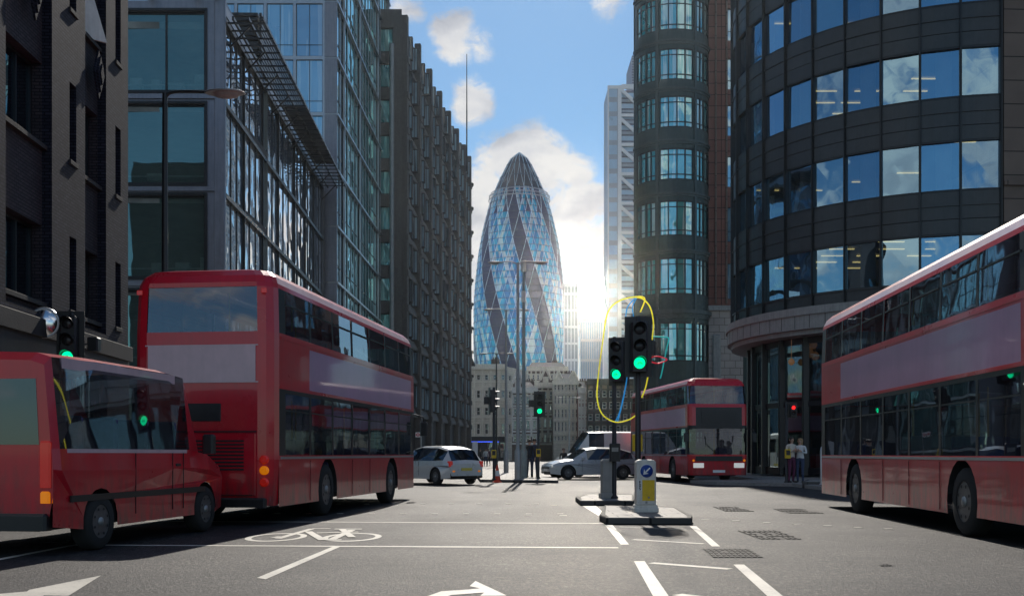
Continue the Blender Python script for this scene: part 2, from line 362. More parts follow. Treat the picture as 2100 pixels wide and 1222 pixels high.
def paving(name, c1, c2, bw=.6, rh=.45):
    m, t, b = newmat(name)
    tc = t.N('ShaderNodeTexCoord').outputs['Object']
    br = t.N('ShaderNodeTexBrick', {'Vector': tc, 'Color1': c4(c1), 'Color2': c4(c2), 'Mortar': (.05,.048,.045,1), 'Scale': 1.0, 'Mortar Size': .012, 'Brick Width': bw, 'Row Height': rh})
    n = t.N('ShaderNodeTexNoise', {'Vector': tc, 'Scale': 1.3, 'Detail': 8.0, 'Roughness': .7}).outputs[0]
    cc = t.mix(t.math('MULTIPLY', t.ramp(n, [(.35, (0,0,0,1)), (.65, (1,1,1,1))]), .5), br.outputs[0], c4([x*.5 for x in c1]))
    t.l.new(cc, b.inputs['Base Color']); b.inputs['Roughness'].default_value = .7
    bp = t.N('ShaderNodeBump', {'Height': t.math('MULTIPLY', br.outputs[1], -1.0), 'Strength': .5, 'Distance': .01}); t.l.new(bp.outputs[0], b.inputs['Normal'])
    return m
M['asphalt'] = asphalt(); M['paint'] = roadpaint()
M['paving'] = paving('paving_slabs', (.27,.25,.235), (.33,.305,.28))
M['pavingred'] = paving('red_block_paving', (.24,.13,.1), (.3,.17,.13), .22, .11)
M['kerb'] = mk('granite_kerb', (.25,.24,.23), .7, var=.3, scale=14, bump=.3)
M['kerbdark'] = brickmat('dark_kerb', (.085,.083,.08), (.12,.115,.11), (.02,.02,.02), bw=.7, rh=.6, ms=.02, bump=.5)
M['ground'] = mk('ground_paving', (.2,.19,.18), .85, var=.2, scale=.2)
M['iron'] = mk('cast_iron', (.022,.02,.02), .8, .0, var=.4, scale=20, bump=.3)
M['tactile'] = paving('tactile_paving', (.3,.27,.24), (.36,.32,.28), .4, .4)

# ---------------------------------------------------------------- camera, sun, sky
cam = bpy.data.cameras.new('camera'); co = bpy.data.objects.new('camera', cam); col.objects.link(co)
co.location = (0,0,CH); co.rotation_euler = (R(90),0,0)
cam.sensor_width = 36; cam.lens = 36*F/2100; cam.shift_y = (HY-611)/2100; cam.clip_end = 6000; cam.clip_start = .1
scene.camera = co
SUN_AZ, SUN_EL = 2.2, 35.0
sl = bpy.data.lights.new('sun', 'SUN'); sl.energy = 4.0; sl.angle = R(.5); sl.color = (1,.93,.83)
so = bpy.data.objects.new('sun', sl); col.objects.link(so)
sd = Vector((math.sin(R(SUN_AZ))*math.cos(R(SUN_EL)), math.cos(R(SUN_AZ))*math.cos(R(SUN_EL)), math.sin(R(SUN_EL))))
so.rotation_euler = (-sd).to_track_quat('-Z','Y').to_euler(); so.location = (20,60,60)

w = bpy.data.worlds.new('World'); scene.world = w; w.use_nodes = True
t = NT(w.node_tree); t.n.clear()
out = t.N('ShaderNodeOutputWorld')
sky = t.N('ShaderNodeTexSky', sky_type='NISHITA')
sky.sun_disc = False; sky.sun_elevation = R(SUN_EL); sky.sun_rotation = R(SUN_AZ); sky.altitude = 50; sky.air_density = 1.1; sky.dust_density = .15; sky.ozone_density = 2.2
bg = t.N('ShaderNodeBackground', {'Color': t.mix(1.0, sky.outputs[0], (.7,.93,1.06,1), 'MULTIPLY'), 'Strength': .088})
d = t.N('ShaderNodeTexCoord').outputs['Generated']
warp = t.N('ShaderNodeTexNoise', {'Vector': d, 'Scale': 9.0, 'Detail': 5.0, 'Roughness': .6}).outputs[1]
dw = t.N('ShaderNodeVectorMath', {0: d, 1: t.N('ShaderNodeVectorMath', {0: warp, 1: (.05,.05,.05)}, operation='MULTIPLY').outputs[0]}, operation='ADD').outputs[0]
mp = t.N('ShaderNodeMapping', {'Vector': dw, 'Scale': (1.0,1.0,1.9)}).outputs[0]
fine = t.N('ShaderNodeTexNoise', {'Vector': mp, 'Scale': 14.0, 'Detail': 9.0, 'Roughness': .62}).outputs[0]
big = t.N('ShaderNodeTexNoise', {'Vector': mp, 'Scale': 2.6, 'Detail': 8.0, 'Roughness': .6}).outputs[0]
def pdir(px, py):
    v = Vector(((px-CX)/F, 1, (HY-py)/F)); v.normalize(); return v
blob = None
wd = t.N('ShaderNodeVectorMath', {0: d, 1: t.N('ShaderNodeVectorMath', {0: t.N('ShaderNodeVectorMath', {0: warp, 1: (.5,.5,.5)}, operation='SUBTRACT').outputs[0], 1: (.05,.05,.05)}, operation='MULTIPLY').outputs[0]}, operation='ADD').outputs[0]
for px, py, rad, amp in [(925,80,52,.8),(985,95,34,.6),(965,205,50,.85),(985,420,95,1.0),(1090,350,95,.95),(1170,480,105,1.0),(1010,320,60,.8),
                         (1240,560,150,1.1),(1100,620,190,1.1),(960,560,120,1.0),(835,25,40,.6),(1245,5,45,.7),(1180,360,50,.7),(1000,800,260,1.0),(1210,760,260,1.0),(1210,440,60,.9)]:
    c = pdir(px, py)
    dist = t.N('ShaderNodeVectorMath', {0: wd, 1: tuple(c)}, operation='DISTANCE').outputs['Value']
    g = t.N('ShaderNodeMapRange', {0: dist, 1: rad/F*1.7, 2: rad/F*.1, 3: 0.0, 4: amp}, interpolation_type='SMOOTHSTEP').outputs[0]
    blob = g if blob is None else t.math('MAXIMUM', blob, g)
# away from the street's gap the sky carries its own broken cloud
fwd = t.N('ShaderNodeVectorMath', {0: d, 1: tuple(pdir(1080,300))}, operation='DISTANCE').outputs['Value']
away = t.N('ShaderNodeMapRange', {0: fwd, 1: .28, 2: .6, 3: 0.0, 4: 1.0}).outputs[0]
gen = t.math('MULTIPLY', t.N('ShaderNodeMapRange', {0: big, 1: .47, 2: .66, 3: 0.0, 4: .9}, interpolation_type='SMOOTHSTEP').outputs[0], away)
fine2 = t.N('ShaderNodeTexNoise', {'Vector': mp, 'Scale': 34.0, 'Detail': 9.0, 'Roughness': .7, 'Distortion': .8}).outputs[0]
rag = t.math('ADD', t.math('MULTIPLY', t.math('SUBTRACT', fine, .5), 2.6), t.math('MULTIPLY', t.math('SUBTRACT', fine2, .5), 1.3))
dens = t.math('MAXIMUM', t.math('ADD', blob, t.math('MULTIPLY', rag, t.math('MULTIPLY', blob, 1.0, clamp=True))), gen)
dens = t.N('ShaderNodeMapRange', {0: dens, 1: .28, 2: .72, 3: 0.0, 4: 1.0}, interpolation_type='SMOOTHSTEP').outputs[0]
shade = t.N('ShaderNodeTexNoise', {'Vector': t.N('ShaderNodeVectorMath', {0: mp, 1: (.02,.0,-.045)}, operation='ADD').outputs[0], 'Scale': 11.0, 'Detail': 7.0}).outputs[0]
ccol = t.ramp(shade, [(.32, (.5,.52,.58,1)), (.46, (.82,.82,.84,1)), (.56, (1.0,.98,.95,1))])
cbg = t.N('ShaderNodeBackground', {'Color': ccol, 'Strength': .84})
mixc = t.N('ShaderNodeMixShader', {0: t.math('MULTIPLY', dens, .95), 1: bg.outputs[0], 2: cbg.outputs[0]}).outputs[0]
# sun-like core and warm halo added to the sky, apart from the sun lamp
gd = t.N('ShaderNodeVectorMath', {0: d, 1: tuple(pdir(1212,612))}, operation='DISTANCE').outputs['Value']
g1 = t.N('ShaderNodeMapRange', {0: gd, 1: .024, 2: .003, 3: 0.0, 4: 560.0}, interpolation_type='SMOOTHERSTEP').outputs[0]
g2 = t.N('ShaderNodeMapRange', {0: gd, 1: .17, 2: .0, 3: 0.0, 4: .3}, interpolation_type='SMOOTHERSTEP').outputs[0]
glow = t.N('ShaderNodeBackground', {'Color': (1,.86,.66,1), 'Strength': t.math('ADD', g1, g2)})
t.l.new(t.N('ShaderNodeAddShader', {0: mixc, 1: glow.outputs[0]}).outputs[0], out.inputs[0])

scene.view_settings.view_transform = 'Standard'; scene.view_settings.look = 'None'; scene.view_settings.exposure = 0
scene.cycles.max_bounces = 8; scene.cycles.transparent_max_bounces = 24; scene.cycles.glossy_bounces = 4; scene.cycles.diffuse_bounces = 3
scene.cycles.sample_clamp_indirect = 4.0
scene.cycles.use_denoising = True
# ================================================================ THE AIR
hm_ = bpy.data.materials.new('street_haze'); hm_.use_nodes = True
ht = NT(hm_.node_tree); ht.n.clear()
vs = ht.N('ShaderNodeVolumeScatter', {'Color': (.82,.92,1.0,1), 'Density': .0006, 'Anisotropy': .96})
ht.l.new(vs.outputs[0], ht.N('ShaderNodeOutputMaterial').inputs['Volume'])
tag(MB().box(-30,30,27,130,.3,24).build('haze', [hm_]), 'thin haze added in the street to carry the sun glow', 'haze', kind='stuff')  # haze volume added so the sky glow spreads over the street
# ================================================================ THE GROUND
def sheet(name, pts, z, mat): return structure(MB().poly([(x,y,z) for x,y in pts]).build(name, mat))
sheet('ground', [(-3000,-800),(3000,-800),(3000,5000),(-3000,5000)], -.02, M['ground'])
kl = [(-9.3,-30),(-8.6,8),(-8.1,17),(-8.0,23),(-7.2,27),(-6.6,31),(-6.1,40),(-5.6,48),(-5.3,60),(-5.4,100),(-6.4,170)]
kr = [(10.2,-30),(9.9,8),(10.1,17),(10.2,29),(10.3,39.5),(7.9,41.5),(7.3,44),(10.6,46),(10.9,60),(9.8,100),(8.6,170)]
sheet('road', [(-9.5,-30)] + kl[1:] + [(-6.4,400),(8.6,400)] + kr[::-1], -.008, M['asphalt'])
def pavement(name, kerb, xo, matp):
    m = MB(); n = len(kerb)
    s = 1 if xo > 0 else -1
    inner = [(x+s*.16, y) for x, y in kerb]
    for i in range(n-1):
        a, b, c, d_ = kerb[i], kerb[i+1], inner[i+1], inner[i]
        q = [(a[0],a[1],.115),(b[0],b[1],.115),(c[0],c[1],.12),(d_[0],d_[1],.12)]
        m.poly(q if s < 0 else q, 1)
        m.quad((a[0],a[1],-.01),(b[0],b[1],-.01),(b[0],b[1],.115),(a[0],a[1],.115), 1)
        m.quad((d_[0],d_[1],.12),(c[0],c[1],.12),(xo,c[1],.12),(xo,d_[1],.12), 0)
    return structure(m.build(name, [matp, M['kerb']]))
pavement('pavement_west', kl, -60, M['paving'])
pavement('pavement_east', kr, 60, M['paving'])
# red block apron beside the right hand kerb and tactile slabs on the left
sheet('block_paving', [(10.5,18),(10.6,38),(15,38),(15,18)], .124, M['pavingred'])
sheet('tactile_paving_west', [(-9.6,20.5),(-8.3,20.5),(-8.2,24.6),(-9.6,24.6)], .124, M['tactile'])

# ---- road markings, measured on the street
PZ = -.004
def mark(name, polys, label=None):
    m = MB()
    for p in polys: m.poly([(x,y,PZ) for x,y in p])
    return structure(m.build(name, M['paint']))
def pxpoly(*pts): return [gp(*p) for p in pts]
def lineq(a, b, w):
    A = Vector(gp(*a)); B = Vector(gp(*b)); d = (B-A).normalized(); n = Vector((-d.y,d.x))*w/2
    return [tuple(A+n),tuple(B+n),tuple(B-n),tuple(A-n)]
mark('stop_line_marking', [lineq((200,1067),(1246,1072),.13), lineq((150,1116),(1268,1121.5),.14)])
mark('lane_edge_marking', [lineq((-120,1168),(150,1116.5),.1), pxpoly((545,1186),(527,1183),(682,1119.5),(698,1119.5)),
     pxpoly((1240,1075),(1256,1075),(1290,1115),(1273,1115)), pxpoly((1414,1077.5),(1428,1077.5),(1477,1119),(1460,1119)),
     pxpoly((1300,1149),(1322,1149),(1385,1240),(1350,1240)), pxpoly((1504,1156),(1526,1156),(1630,1240),(1595,1240)),
     pxpoly((1194,1036),(1222,1036),(1245,1057),(1228,1057))])
mark('hatch_marking', [lineq((1298,1105),(1443,1113.5),.1), lineq((1335,1152.5),(1497,1165),.13), lineq((1270,1079),(1408,1085.5),.05), lineq((1388,1217),(1475,1227),.14)])
mark('arrow_marking', [pxpoly((-40,1219),(55,1211),(60,1207.5),(207,1178.5),(140,1220),(90,1219),(70,1240),(-40,1240)),])
def arcstroke(cx, cy, rx, ry, w, n=28, a0=0, a1=360):
    ps = []
    for k in range(n):
        t0 = R(a0+(a1-a0)*k/n); t1 = R(a0+(a1-a0)*(k+1)/n)
        ps.append([(cx+rx*math.cos(t0),cy+ry*math.sin(t0)),(cx+rx*math.cos(t1),cy+ry*math.sin(t1)),
                   (cx+(rx-w)*math.cos(t1),cy+(ry-w*1.6)*math.sin(t1)),(cx+(rx-w)*math.cos(t0),cy+(ry-w*1.6)*math.sin(t0))])
    return ps
mark('turn_arrow_marking', [pxpoly((975,1189.5),(1039,1219),(985,1219.5),(993,1213),(925,1218),(905,1226),(900,1240),(862,1240),(872,1222),(905,1210.5),(960,1207),(985,1204.5),(963,1200))])
# bicycle symbol
bc = []
A = gp(567,1100); B = gp(722,1100)
bc += arcstroke(A[0],A[1],.42,.78,.09); bc += arcstroke(B[0],B[1],.42,.78,.09)
def st(a, b, w=.09): bc.append(lineq(a, b, w))
st((570,1103),(640,1083),.11); st((640,1083),(678,1083),.11); st((560,1102),(575,1099),.1)
st((650,1092),(735,1090),.13); st((655,1106),(700,1106),.12); st((632,1089),(662,1106.5),.12); st((680,1106),(722,1086),.12); st((722,1101),(702,1085),.11); st((686,1084.5),(742,1084.5),.12)
for k, q in enumerate(bc[56:]): bc[56+k] = q
m = MB()
for k, q in enumerate(bc): m.poly([(x,y,PZ+.0009*(k-55 if k > 55 else 0)) for x,y in q])
structure(m.build('bicycle_marking', M['paint']))
# small square studs across the junction mouth
m = MB()
for k in range(13):
    x, y = gp(375+64.5*k, 1051.5+.4*k*.2); m.box(x-.06,x+.06,y-.05,y+.05,-.007,-.001)
for k in range(11):
    x, y = gp(520+58*k, 1032.5); m.box(x-.06,x+.06,y-.05,y+.05,-.007,-.001)
for px, py in [(1446,1064),(1509,1067),(1572,1070.5),(1635,1074),(1697,1077),(1760,1080.5),(1822,1083.5),(1083,1055),(1155,1056),(1082,1034),(1136,1035)]:
    x, y = gp(px, py); m.box(x-.07,x+.07,y-.05,y+.05,-.007,-.001)
structure(m.build('stud_marking', M['paint']))

def manhole(name, corners, label, nx=8, ny=4, rough=0):
    c = [Vector(gp(*p)) for p in corners]
    cen = sum(c, Vector((0,0)))/4
    root = empty(name, (cen.x,cen.y,-.006), 0, label, 'manhole cover')
    def P(u, v, z):
        p = c[0]*(1-u)*(1-v) + c[1]*u*(1-v) + c[2]*u*v + c[3]*(1-u)*v - cen
        return (p.x,p.y,z)
    fr = MB(); fr.poly([P(0,0,.001),P(1,0,.001),P(1,1,.001),P(0,1,.001)])
    fr.build('frame', M['iron'], root)
    g = MB()
    rnd = random.Random(len(label))
    for i in range(nx):
        for j in range(ny):
            e = .12; j0 = rnd.uniform(0,.45)/nx
            if rnd.random() < .12: continue
            u0,u1 = (i+e)/nx+j0*.4,(i+1-e)/nx; v0,v1 = (j+e)/ny,(j+1-e)/ny
            g.add([P(u0,v0,.001),P(u1,v0,.001),P(u1,v1,.001),P(u0,v1,.001),P(u0,v0,.009),P(u1,v0,.009),P(u1,v1,.009),P(u0,v1,.009)],
                  [(4,5,6,7),(0,1,5,4),(1,2,6,5),(2,3,7,6),(3,0,4,7)])
    g.build('grid_plate', M['iron'], root)
    return root
manhole('manhole_cover', [(1510,1087),(1592,1086),(1646,1105),(1560,1105)], 'cast iron grid cover sunk in the asphalt right of the zebra bars')
manhole('manhole_cover', [(1440,1124),(1535,1124),(1566,1142),(1462,1142)], 'broken edged iron cover nearest the camera beside the white hatch lines', 9, 5)
manhole('manhole_cover', [(1460,1038),(1508,1038),(1548,1048),(1488,1048)], 'small iron cover just right of the kerbed bollard island')
manhole('manhole_cover', [(1585,1042),(1640,1042),(1692,1052),(1612,1052)], 'iron cover further right towards the block paving', 10, 3)
manhole('drain_cover', [(62,1103),(150,1104),(140,1112),(42,1111)], 'iron gully grating in the gutter by the left kerb', 12, 2)
manhole('manhole_cover', [(1800,1156),(1830,1155.5),(1838,1159),(1806,1159.5)], 'tiny oval valve lid in the open asphalt at the right', 4, 2)

# ================================================================ FACADES
class Fac:
    """one wall plane of a building in its own frame: x along the wall, y into the building, z up"""
    def __init__(s, root, x, y, deg):
        s.root = root; s.x = x; s.y = y; s.a = R(deg)
    def P(s, x, y, z):
        c, q = math.cos(s.a), math.sin(s.a)
        rl = s.root.location
        return (s.x + x*c - y*q - rl.x, s.y + x*q + y*c - rl.y, z - rl.z)
    def put(s, mb_or_me, name, mats=None, at=(0,0,0), parent=None):
        o = mb_or_me.build(name, mats) if isinstance(mb_or_me, MB) else link(name, mb_or_me)
        o.parent = parent or s.root; o.location = s.P(*at); o.rotation_euler = (0,0,s.a)
        return o
    def sub(s, mb_or_me, name, mats, parent):
        o = mb_or_me.build(name, mats) if isinstance(mb_or_me, MB) else link(name, mb_or_me)
        o.parent = parent; return o

def wall(L, z0, z1, openings, depth=.3, m=0, mr=None, x0=0.0):
    mb = MB(); mr = m if mr is None else mr
    xs = sorted(set([x0, L] + [o[0] for o in openings] + [o[1] for o in openings]))
    zs = sorted(set([z0, z1] + [o[2] for o in openings] + [o[3] for o in openings]))
    xs = [x for x in xs if x0 <= x <= L]; zs = [z for z in zs if z0 <= z <= z1]
    for i in range(len(xs)-1):
        for j in range(len(zs)-1):
            cx, cz = (xs[i]+xs[i+1])/2, (zs[j]+zs[j+1])/2
            if any(o[0] < cx < o[1] and o[2] < cz < o[3] for o in openings): continue
            mb.quad((xs[i],0,zs[j]),(xs[i+1],0,zs[j]),(xs[i+1],0,zs[j+1]),(xs[i],0,zs[j+1]), m)
    for a, b, c, e in openings:
        d = depth
        mb.quad((a,0,c),(b,0,c),(b,d,c),(a,d,c), mr); mb.quad((a,0,e),(a,d,e),(b,d,e),(b,0,e), mr)
        mb.quad((a,0,c),(a,d,c),(a,d,e),(a,0,e), mr); mb.quad((b,0,c),(b,0,e),(b,d,e),(b,d,c), mr)
    return mb
_wc = {}
def window(fac, x0, x1, z0, z1, y, frame='darkmetal', glass='g_dark', fw=.06, mull=(), tran=(), fd=.08, name='window', parts=True, sill=None):
    """frame with its pane; mull / tran are fractions of the width / height"""
    w, h = round(x1-x0,3), round(z1-z0,3)
    key = (w,h,frame,glass,fw,mull,tran,fd,sill)
    if key not in _wc:
        f = MB()
        f.box(0,w,0,fd,0,fw); f.box(0,w,0,fd,h-fw,h); f.box(0,fw,.001,fd-.001,fw,h-fw); f.box(w-fw,w,.001,fd-.001,fw,h-fw)
        for q in mull: f.box(w*q-fw*.45,w*q+fw*.45,.004,fd-.004,fw,h-fw)
        for q in tran: f.box(fw,w-fw,.008,fd-.008,h*q-fw*.4,h*q+fw*.4)
        if sill: f.box(-.06,w+.06,-sill,.02,-.09,-.002)
        g = MB().quad((fw*.5,fd*.6,fw*.5),(w-fw*.5,fd*.6,fw*.5),(w-fw*.5,fd*.6,h-fw*.5),(fw*.5,fd*.6,h-fw*.5))
        _wc[key] = (f.data(name, [M[frame]]), g.data('pane', [M[glass]]))
    f, g = _wc[key]
    o = fac.put(f, name, at=(x0,y,z0))
    p = link('pane', g, o)
    return o
def body(fac, L, D, z0, z1, mats, name='rear_block', inset=.6, x0=0.0):
    """the unseen mass behind a front: back, ends and roof"""
    m = MB()
    m.quad((x0,D,z0),(L,D,z0),(L,D,z1),(x0,D,z1)); m.quad((x0,.0,z0),(x0,D,z0),(x0,D,z1),(x0,.0,z1)); m.quad((L,.0,z0),(L,D,z0),(L,D,z1),(L,.0,z1))
    m.quad((x0,0,z1),(L,0,z1),(L,D,z1),(x0,D,z1))
    return fac.put(m, name, mats)

# ---------------------------------------------------------------- dark brick building, left edge
rt = empty('brick_building', (-10.4,22,.1), 0, 'dark purple brick building with recessed windows at the left edge', 'building')
fb = Fac(rt, -9.9, 14.0, 92.86)
X = lambda px: 20240/(940-px) - 14.0
L = X(263)
cols = [(X(12)-4.9, X(12)-2.2), (X(12), X(107)), (X(175), X(218))]
slits = [(X(143), X(157)), (X(237), X(248))]
rows = [(4.6,6.35),(8.15,10.0),(11.75,13.6),(15.3,17.1)]
recess = [(a,b,4.3,17.4) for a,b in cols]
ops = recess + [(a,b,z0,z1) for a,b in slits for z0,z1 in rows]
mb = wall(L, 3.9, 18.5, ops, .22)
fb.put(mb, 'wall', [M['brick']])
for a, b in cols:
    mm = MB()
    zz = 4.3
    wl = wall(b, 4.3, 17.4, [(a,b,z0,z1) for z0,z1 in rows], .3, x0=a)
    fb.put(wl, 'recessed_brickwork', [M['brickrecess']], at=(0,.22,0))
    for k, (z0, z1) in enumerate(rows):
        window(fb, a, b, z0, z1, .45, 'darkmetal', 'g_dark', .06, mull=(.32,.66) if b-a > 2 else (.5,))
        fb.put(MB().bbox(a-.03,b+.03,.1,.5,z0-.1,z0+.004,.01), 'sill', [M['concretedark']])
for a, b in slits:
    for z0, z1 in rows:
        window(fb, a, b, z0, z1, .2, 'darkmetal', 'g_dark', .05)
        fb.put(MB().bbox(a-.05,b+.05,-.05,.2,z0-.1,z0+.004,.01), 'sill', [M['concretedark']])
# soldier course heads, set proud of the wall
for a, b in cols:
    hd = MB()
    n = int((b-a+.4)/.11)
    for z0, z1 in rows:
        for k in range(n): hd.box(a-.2+.11*k+.008, a-.2+.11*(k+1)-.003, -.012, .01, 17.42, 17.68)
    fb.put(hd, 'brick_head', [M['brickrecess']])
for a, zc in ((X(70), 11.2), (X(200), 10.85), (X(128), 14.4)):
    dm = MB()
    for kk, (w_, h_, yy) in enumerate(((.34,.62,-.05),(.24,.46,-.1),(.13,.27,-.14))):
        p = [(a-w_,0,zc),(a,0,zc-h_),(a+w_,0,zc),(a,0,zc+h_)]
        q = [(x,yy,z) for x,_,z in p]
        dm.add(p+q, [(4,5,6,7)]+[(i,(i+1)%4,4+(i+1)%4,4+i) for i in range(4)])
    fb.put(dm, 'brick_diamond', [M['brick']])
# the tilted open casement with its pale reveal
cs = MB(); a, b = cols[2]; z0, z1 = rows[2]
cs.add([(a+.85,.38,z0+.05),(b-.3,-.12,z0+.05),(b-.42,.3,z1-.25),(a+.85,.4,z1-.25),(a+.88,.42,z0+.05),(b-.25,-.09,z0+.05),(b-.38,.34,z1-.25),(a+.88,.44,z1-.25)],
       [(0,1,2,3),(4,7,6,5),(0,4,5,1),(1,5,6,2),(2,6,7,3),(3,7,4,0)])
fb.put(cs, 'open_casement', [M['whitetrim']])
g0 = wall(L, .1, 3.9, [(.6,4.6,.5,3.3),(5.4,7.2,.1,3.2),(8.2,X(107)+.4,.6,3.3),(X(143),X(218),.6,3.3)], .25)
fb.put(g0, 'ground_floor_wall', [M['render']], at=(0,-.03,0))
for a, b, z0, z1 in [(.6,4.6,.5,3.3),(8.2,X(107)+.4,.6,3.3),(X(143),X(218),.6,3.3)]:
    window(fb, a, b, z0, z1, .15, 'black', 'g_dark', .09, mull=(.33,.66), name='shop_window')
fb.put(MB().bbox(5.42,7.18,.12,.2,.1,3.18,.01), 'door', [M['black']])
fb.put(MB().bbox(0,L,-.14,-.035,3.75,4.15,.02), 'string_course', [M['concretedark']])
body(fb, L, 12, .1, 18.5, [M['brickrecess']])

# ---------------------------------------------------------------- glass corner office, left
rt = empty('glass_office_building', (-13,46.4,.1), 0, 'grey steel framed glass office with ladder sunshade along its roof', 'building')
ff = Fac(rt, -24.0, 46.3, 0.0)
Lf = 11.6
levels = [(4.9,8.25),(8.8,12.35),(12.85,16.3),(16.85,20.3)]
xs_ = [(.4,5.2),(5.75,10.75)]
ops = [(a,b,z0,z1) for a,b in xs_ for z0,z1 in levels] + [(a,b,.6,4.2) for a,b in xs_]
ff.put(wall(Lf, .1, 20.75, ops, .22), 'wall', [M['steel']])
for a, b in xs_:
    for z0, z1 in levels:
        window(ff, a, b, z0, z1, .16, 'darkmetal', 'g_front', .09, mull=(.3,.655), tran=())
    window(ff, a, b, .6, 4.2, .16, 'darkmetal', 'g_shop', .09, mull=(.3,.655), name='shop_window')
ed = MB()
for a, b in xs_:
    for z0, z1 in levels:
        e = .1
        ed.box(a-e,b+e,-.05,-.002,z1,z1+e); ed.box(a-e,b+e,-.05,-.002,z0-e,z0); ed.box(a-e,a,-.05,-.002,z0,z1); ed.box(b,b+e,-.05,-.002,z0,z1)
ff.put(ed, 'window_surround', [M['darkmetal']])
for k, z in enumerate((4.55,8.52,12.6,16.58)):
    ff.put(MB().bbox(0,Lf+.03,-.1,-.055,z-.09,z+.09,.01), 'floor_band', [M['steel']])
ff.put(MB().bbox(Lf-.42,Lf+.05,-.13,.1,.12,20.9,.04), 'corner_pier', [M['steel']])
# interior seen through the front: floors, ceilings, back wall, desks and lamps
def interior(fac, L, D, zs, y0=.5, x0=.2, desks=True, strips=True, cols_=(), seed=1, zc=.35):
    rnd = random.Random(seed)
    fl = MB(); de = MB(); sp_ = MB(); cl = MB()
    for z, zt in zs:
        fl.box(x0,L-.2,y0,D,z-.42,z-.14, 0); fl.quad((x0,y0,zt+.05),(x0,D,zt+.05),(L-.2,D,zt+.05),(L-.2,y0,zt+.05), 1)
        fl.quad((x0,D,z),(L-.2,D,z),(L-.2,D,zt),(x0,D,zt), 2)
        if desks:
            de.box(x0+.1,L-.4,y0+.35,y0+.42,z+.5,z+.56)
            x = x0+.3
            while x < L-1.2:
                w_ = rnd.uniform(.5,1.3)
                if rnd.random() < .7: de.box(x,x+w_*.7,y0+.6,y0+.9,z+.4,z+.6+rnd.uniform(.1,.5))
                x += w_+.2
        if strips:
            for yy in (1.6,3.4,5.2,7.0):
                x = x0+.6
                while x < L-1.5:
                    if rnd.random() < .8 and yy < D-.3: sp_.box(x,x+1.2,y0+yy-.04,y0+yy+.04,zt-.02,zt+.02)
                    x += 2.6
    if cols_:
        for c in cols_: cl.cyl((c,y0+1.2,zs[0][0]-.3),(c,y0+1.2,zs[-1][1]+.05),.25,n=14)
        fac.put(cl, 'inner_columns', [M['officecol']])
    fac.put(fl, 'floor_slabs', [M['officefloor'],M['ceil'],M['officewall']])
    if desks: fac.put(de, 'desks', [M['desk']])
    if strips: fac.put(sp_, 'ceiling_lights', [M['strip']])
interior(ff, Lf, 9, [(z0,z1) for z0,z1 in levels] + [(.5,4.2)], strips=False, seed=3)
sd_ = MB()   # side facade flat backing
fs = Fac(rt, -12.4, 46.3, 91.83)
Ls = 29.4
yb = [24024/(979.6-p)-46.3 for p in (460,502,540,572,605,627,645,662)]
zb = [4.36,8.35,12.35,16.3,19.9]
fs.put(wall(Ls, .1, 20.75, [(.25,Ls-.1,.5,20.2)], .15), 'wall', [M['steel']])
for i in range(7):
    for j in range(4):
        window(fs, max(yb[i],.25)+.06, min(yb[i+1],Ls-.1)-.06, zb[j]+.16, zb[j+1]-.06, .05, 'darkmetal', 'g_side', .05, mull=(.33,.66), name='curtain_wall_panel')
    window(fs, max(yb[i],.25)+.06, min(yb[i+1],Ls-.1)-.06, .5, 4.2, .08, 'darkmetal', 'g_shop', .07, mull=(.5,), name='shop_window')
for j in range(5): fs.put(MB().bbox(0,Ls,-.06,.04,zb[j]-.1,zb[j]+.12,.02), 'transom_rail', [M['darkmetal']])
for i in range(8): fs.put(MB().bbox(yb[i]-.04,yb[i]+.04,-.015,.06,.2,20.3,.01), 'mullion', [M['darkmetal']])
bk = MB()
for z in zb: bk.box(.3,Ls-.2,.35,8,z-.3,z)
bk.quad((.3,8,.1),(Ls,8,.1),(Ls,8,20),(.3,8,20))
fs.put(bk, 'floor_slabs', [M['officewall']])
shd = MB()
for k, yy in enumerate((-.35,-1.0,-1.62)):
    shd.box(.0,Ls+.1,yy-.045,yy+.045,19.92,20.06)
n = 34
for k in range(n):
    x = .3+k*(Ls-.3)/n
    shd.box(x-.04,x+.04,-1.7,-.05,19.85,19.91)
for k in range(44):
    x = 12+k*.27
    shd.box(x-.06,x+.06,-1.6,-.36,20.07,20.12)
for k in range(10):
    x = .5+k*3.1
    shd.tube([(x,-.1,18.9),(x,-1.0,19.85)], .04, 6)
fs.put(shd, 'sunshade', [M['black']])
lv = MB()
for k in range(13): lv.box(9.4,23.5,.3,.42,20.9+k*.25,21.06+k*.25)
for k in range(13): lv.box(9.4,9.52,.5,5,20.9+k*.25,21.06+k*.25)
lv.box(9.55,23.4,.5,5,20.8,24.1)
fs.put(lv, 'louvred_plant_screen', [M['black']])
m = MB(); m.quad((-24,46.5,20.7),(-12.4,46.5,20.7),(-13.3,75.7,20.7),(-24,75.7,20.7)); m.quad((-24,46.4,0),(-24,46.4,20.7),(-24,75.7,20.7),(-24,75.7,0))
o = m.build('roof', [M['concretedark']], rt); o.location = -Vector(rt.location)
# small cameras on the parapet
m = MB()
for x in (8.4,10.4,11.2): m.box(x-.03,x+.03,-.25,0,20.9,20.95).bbox(x-.1,x+.1,-.45,-.2,20.72,20.92,.02)
ff.put(m, 'parapet_lamps', [M['black']])

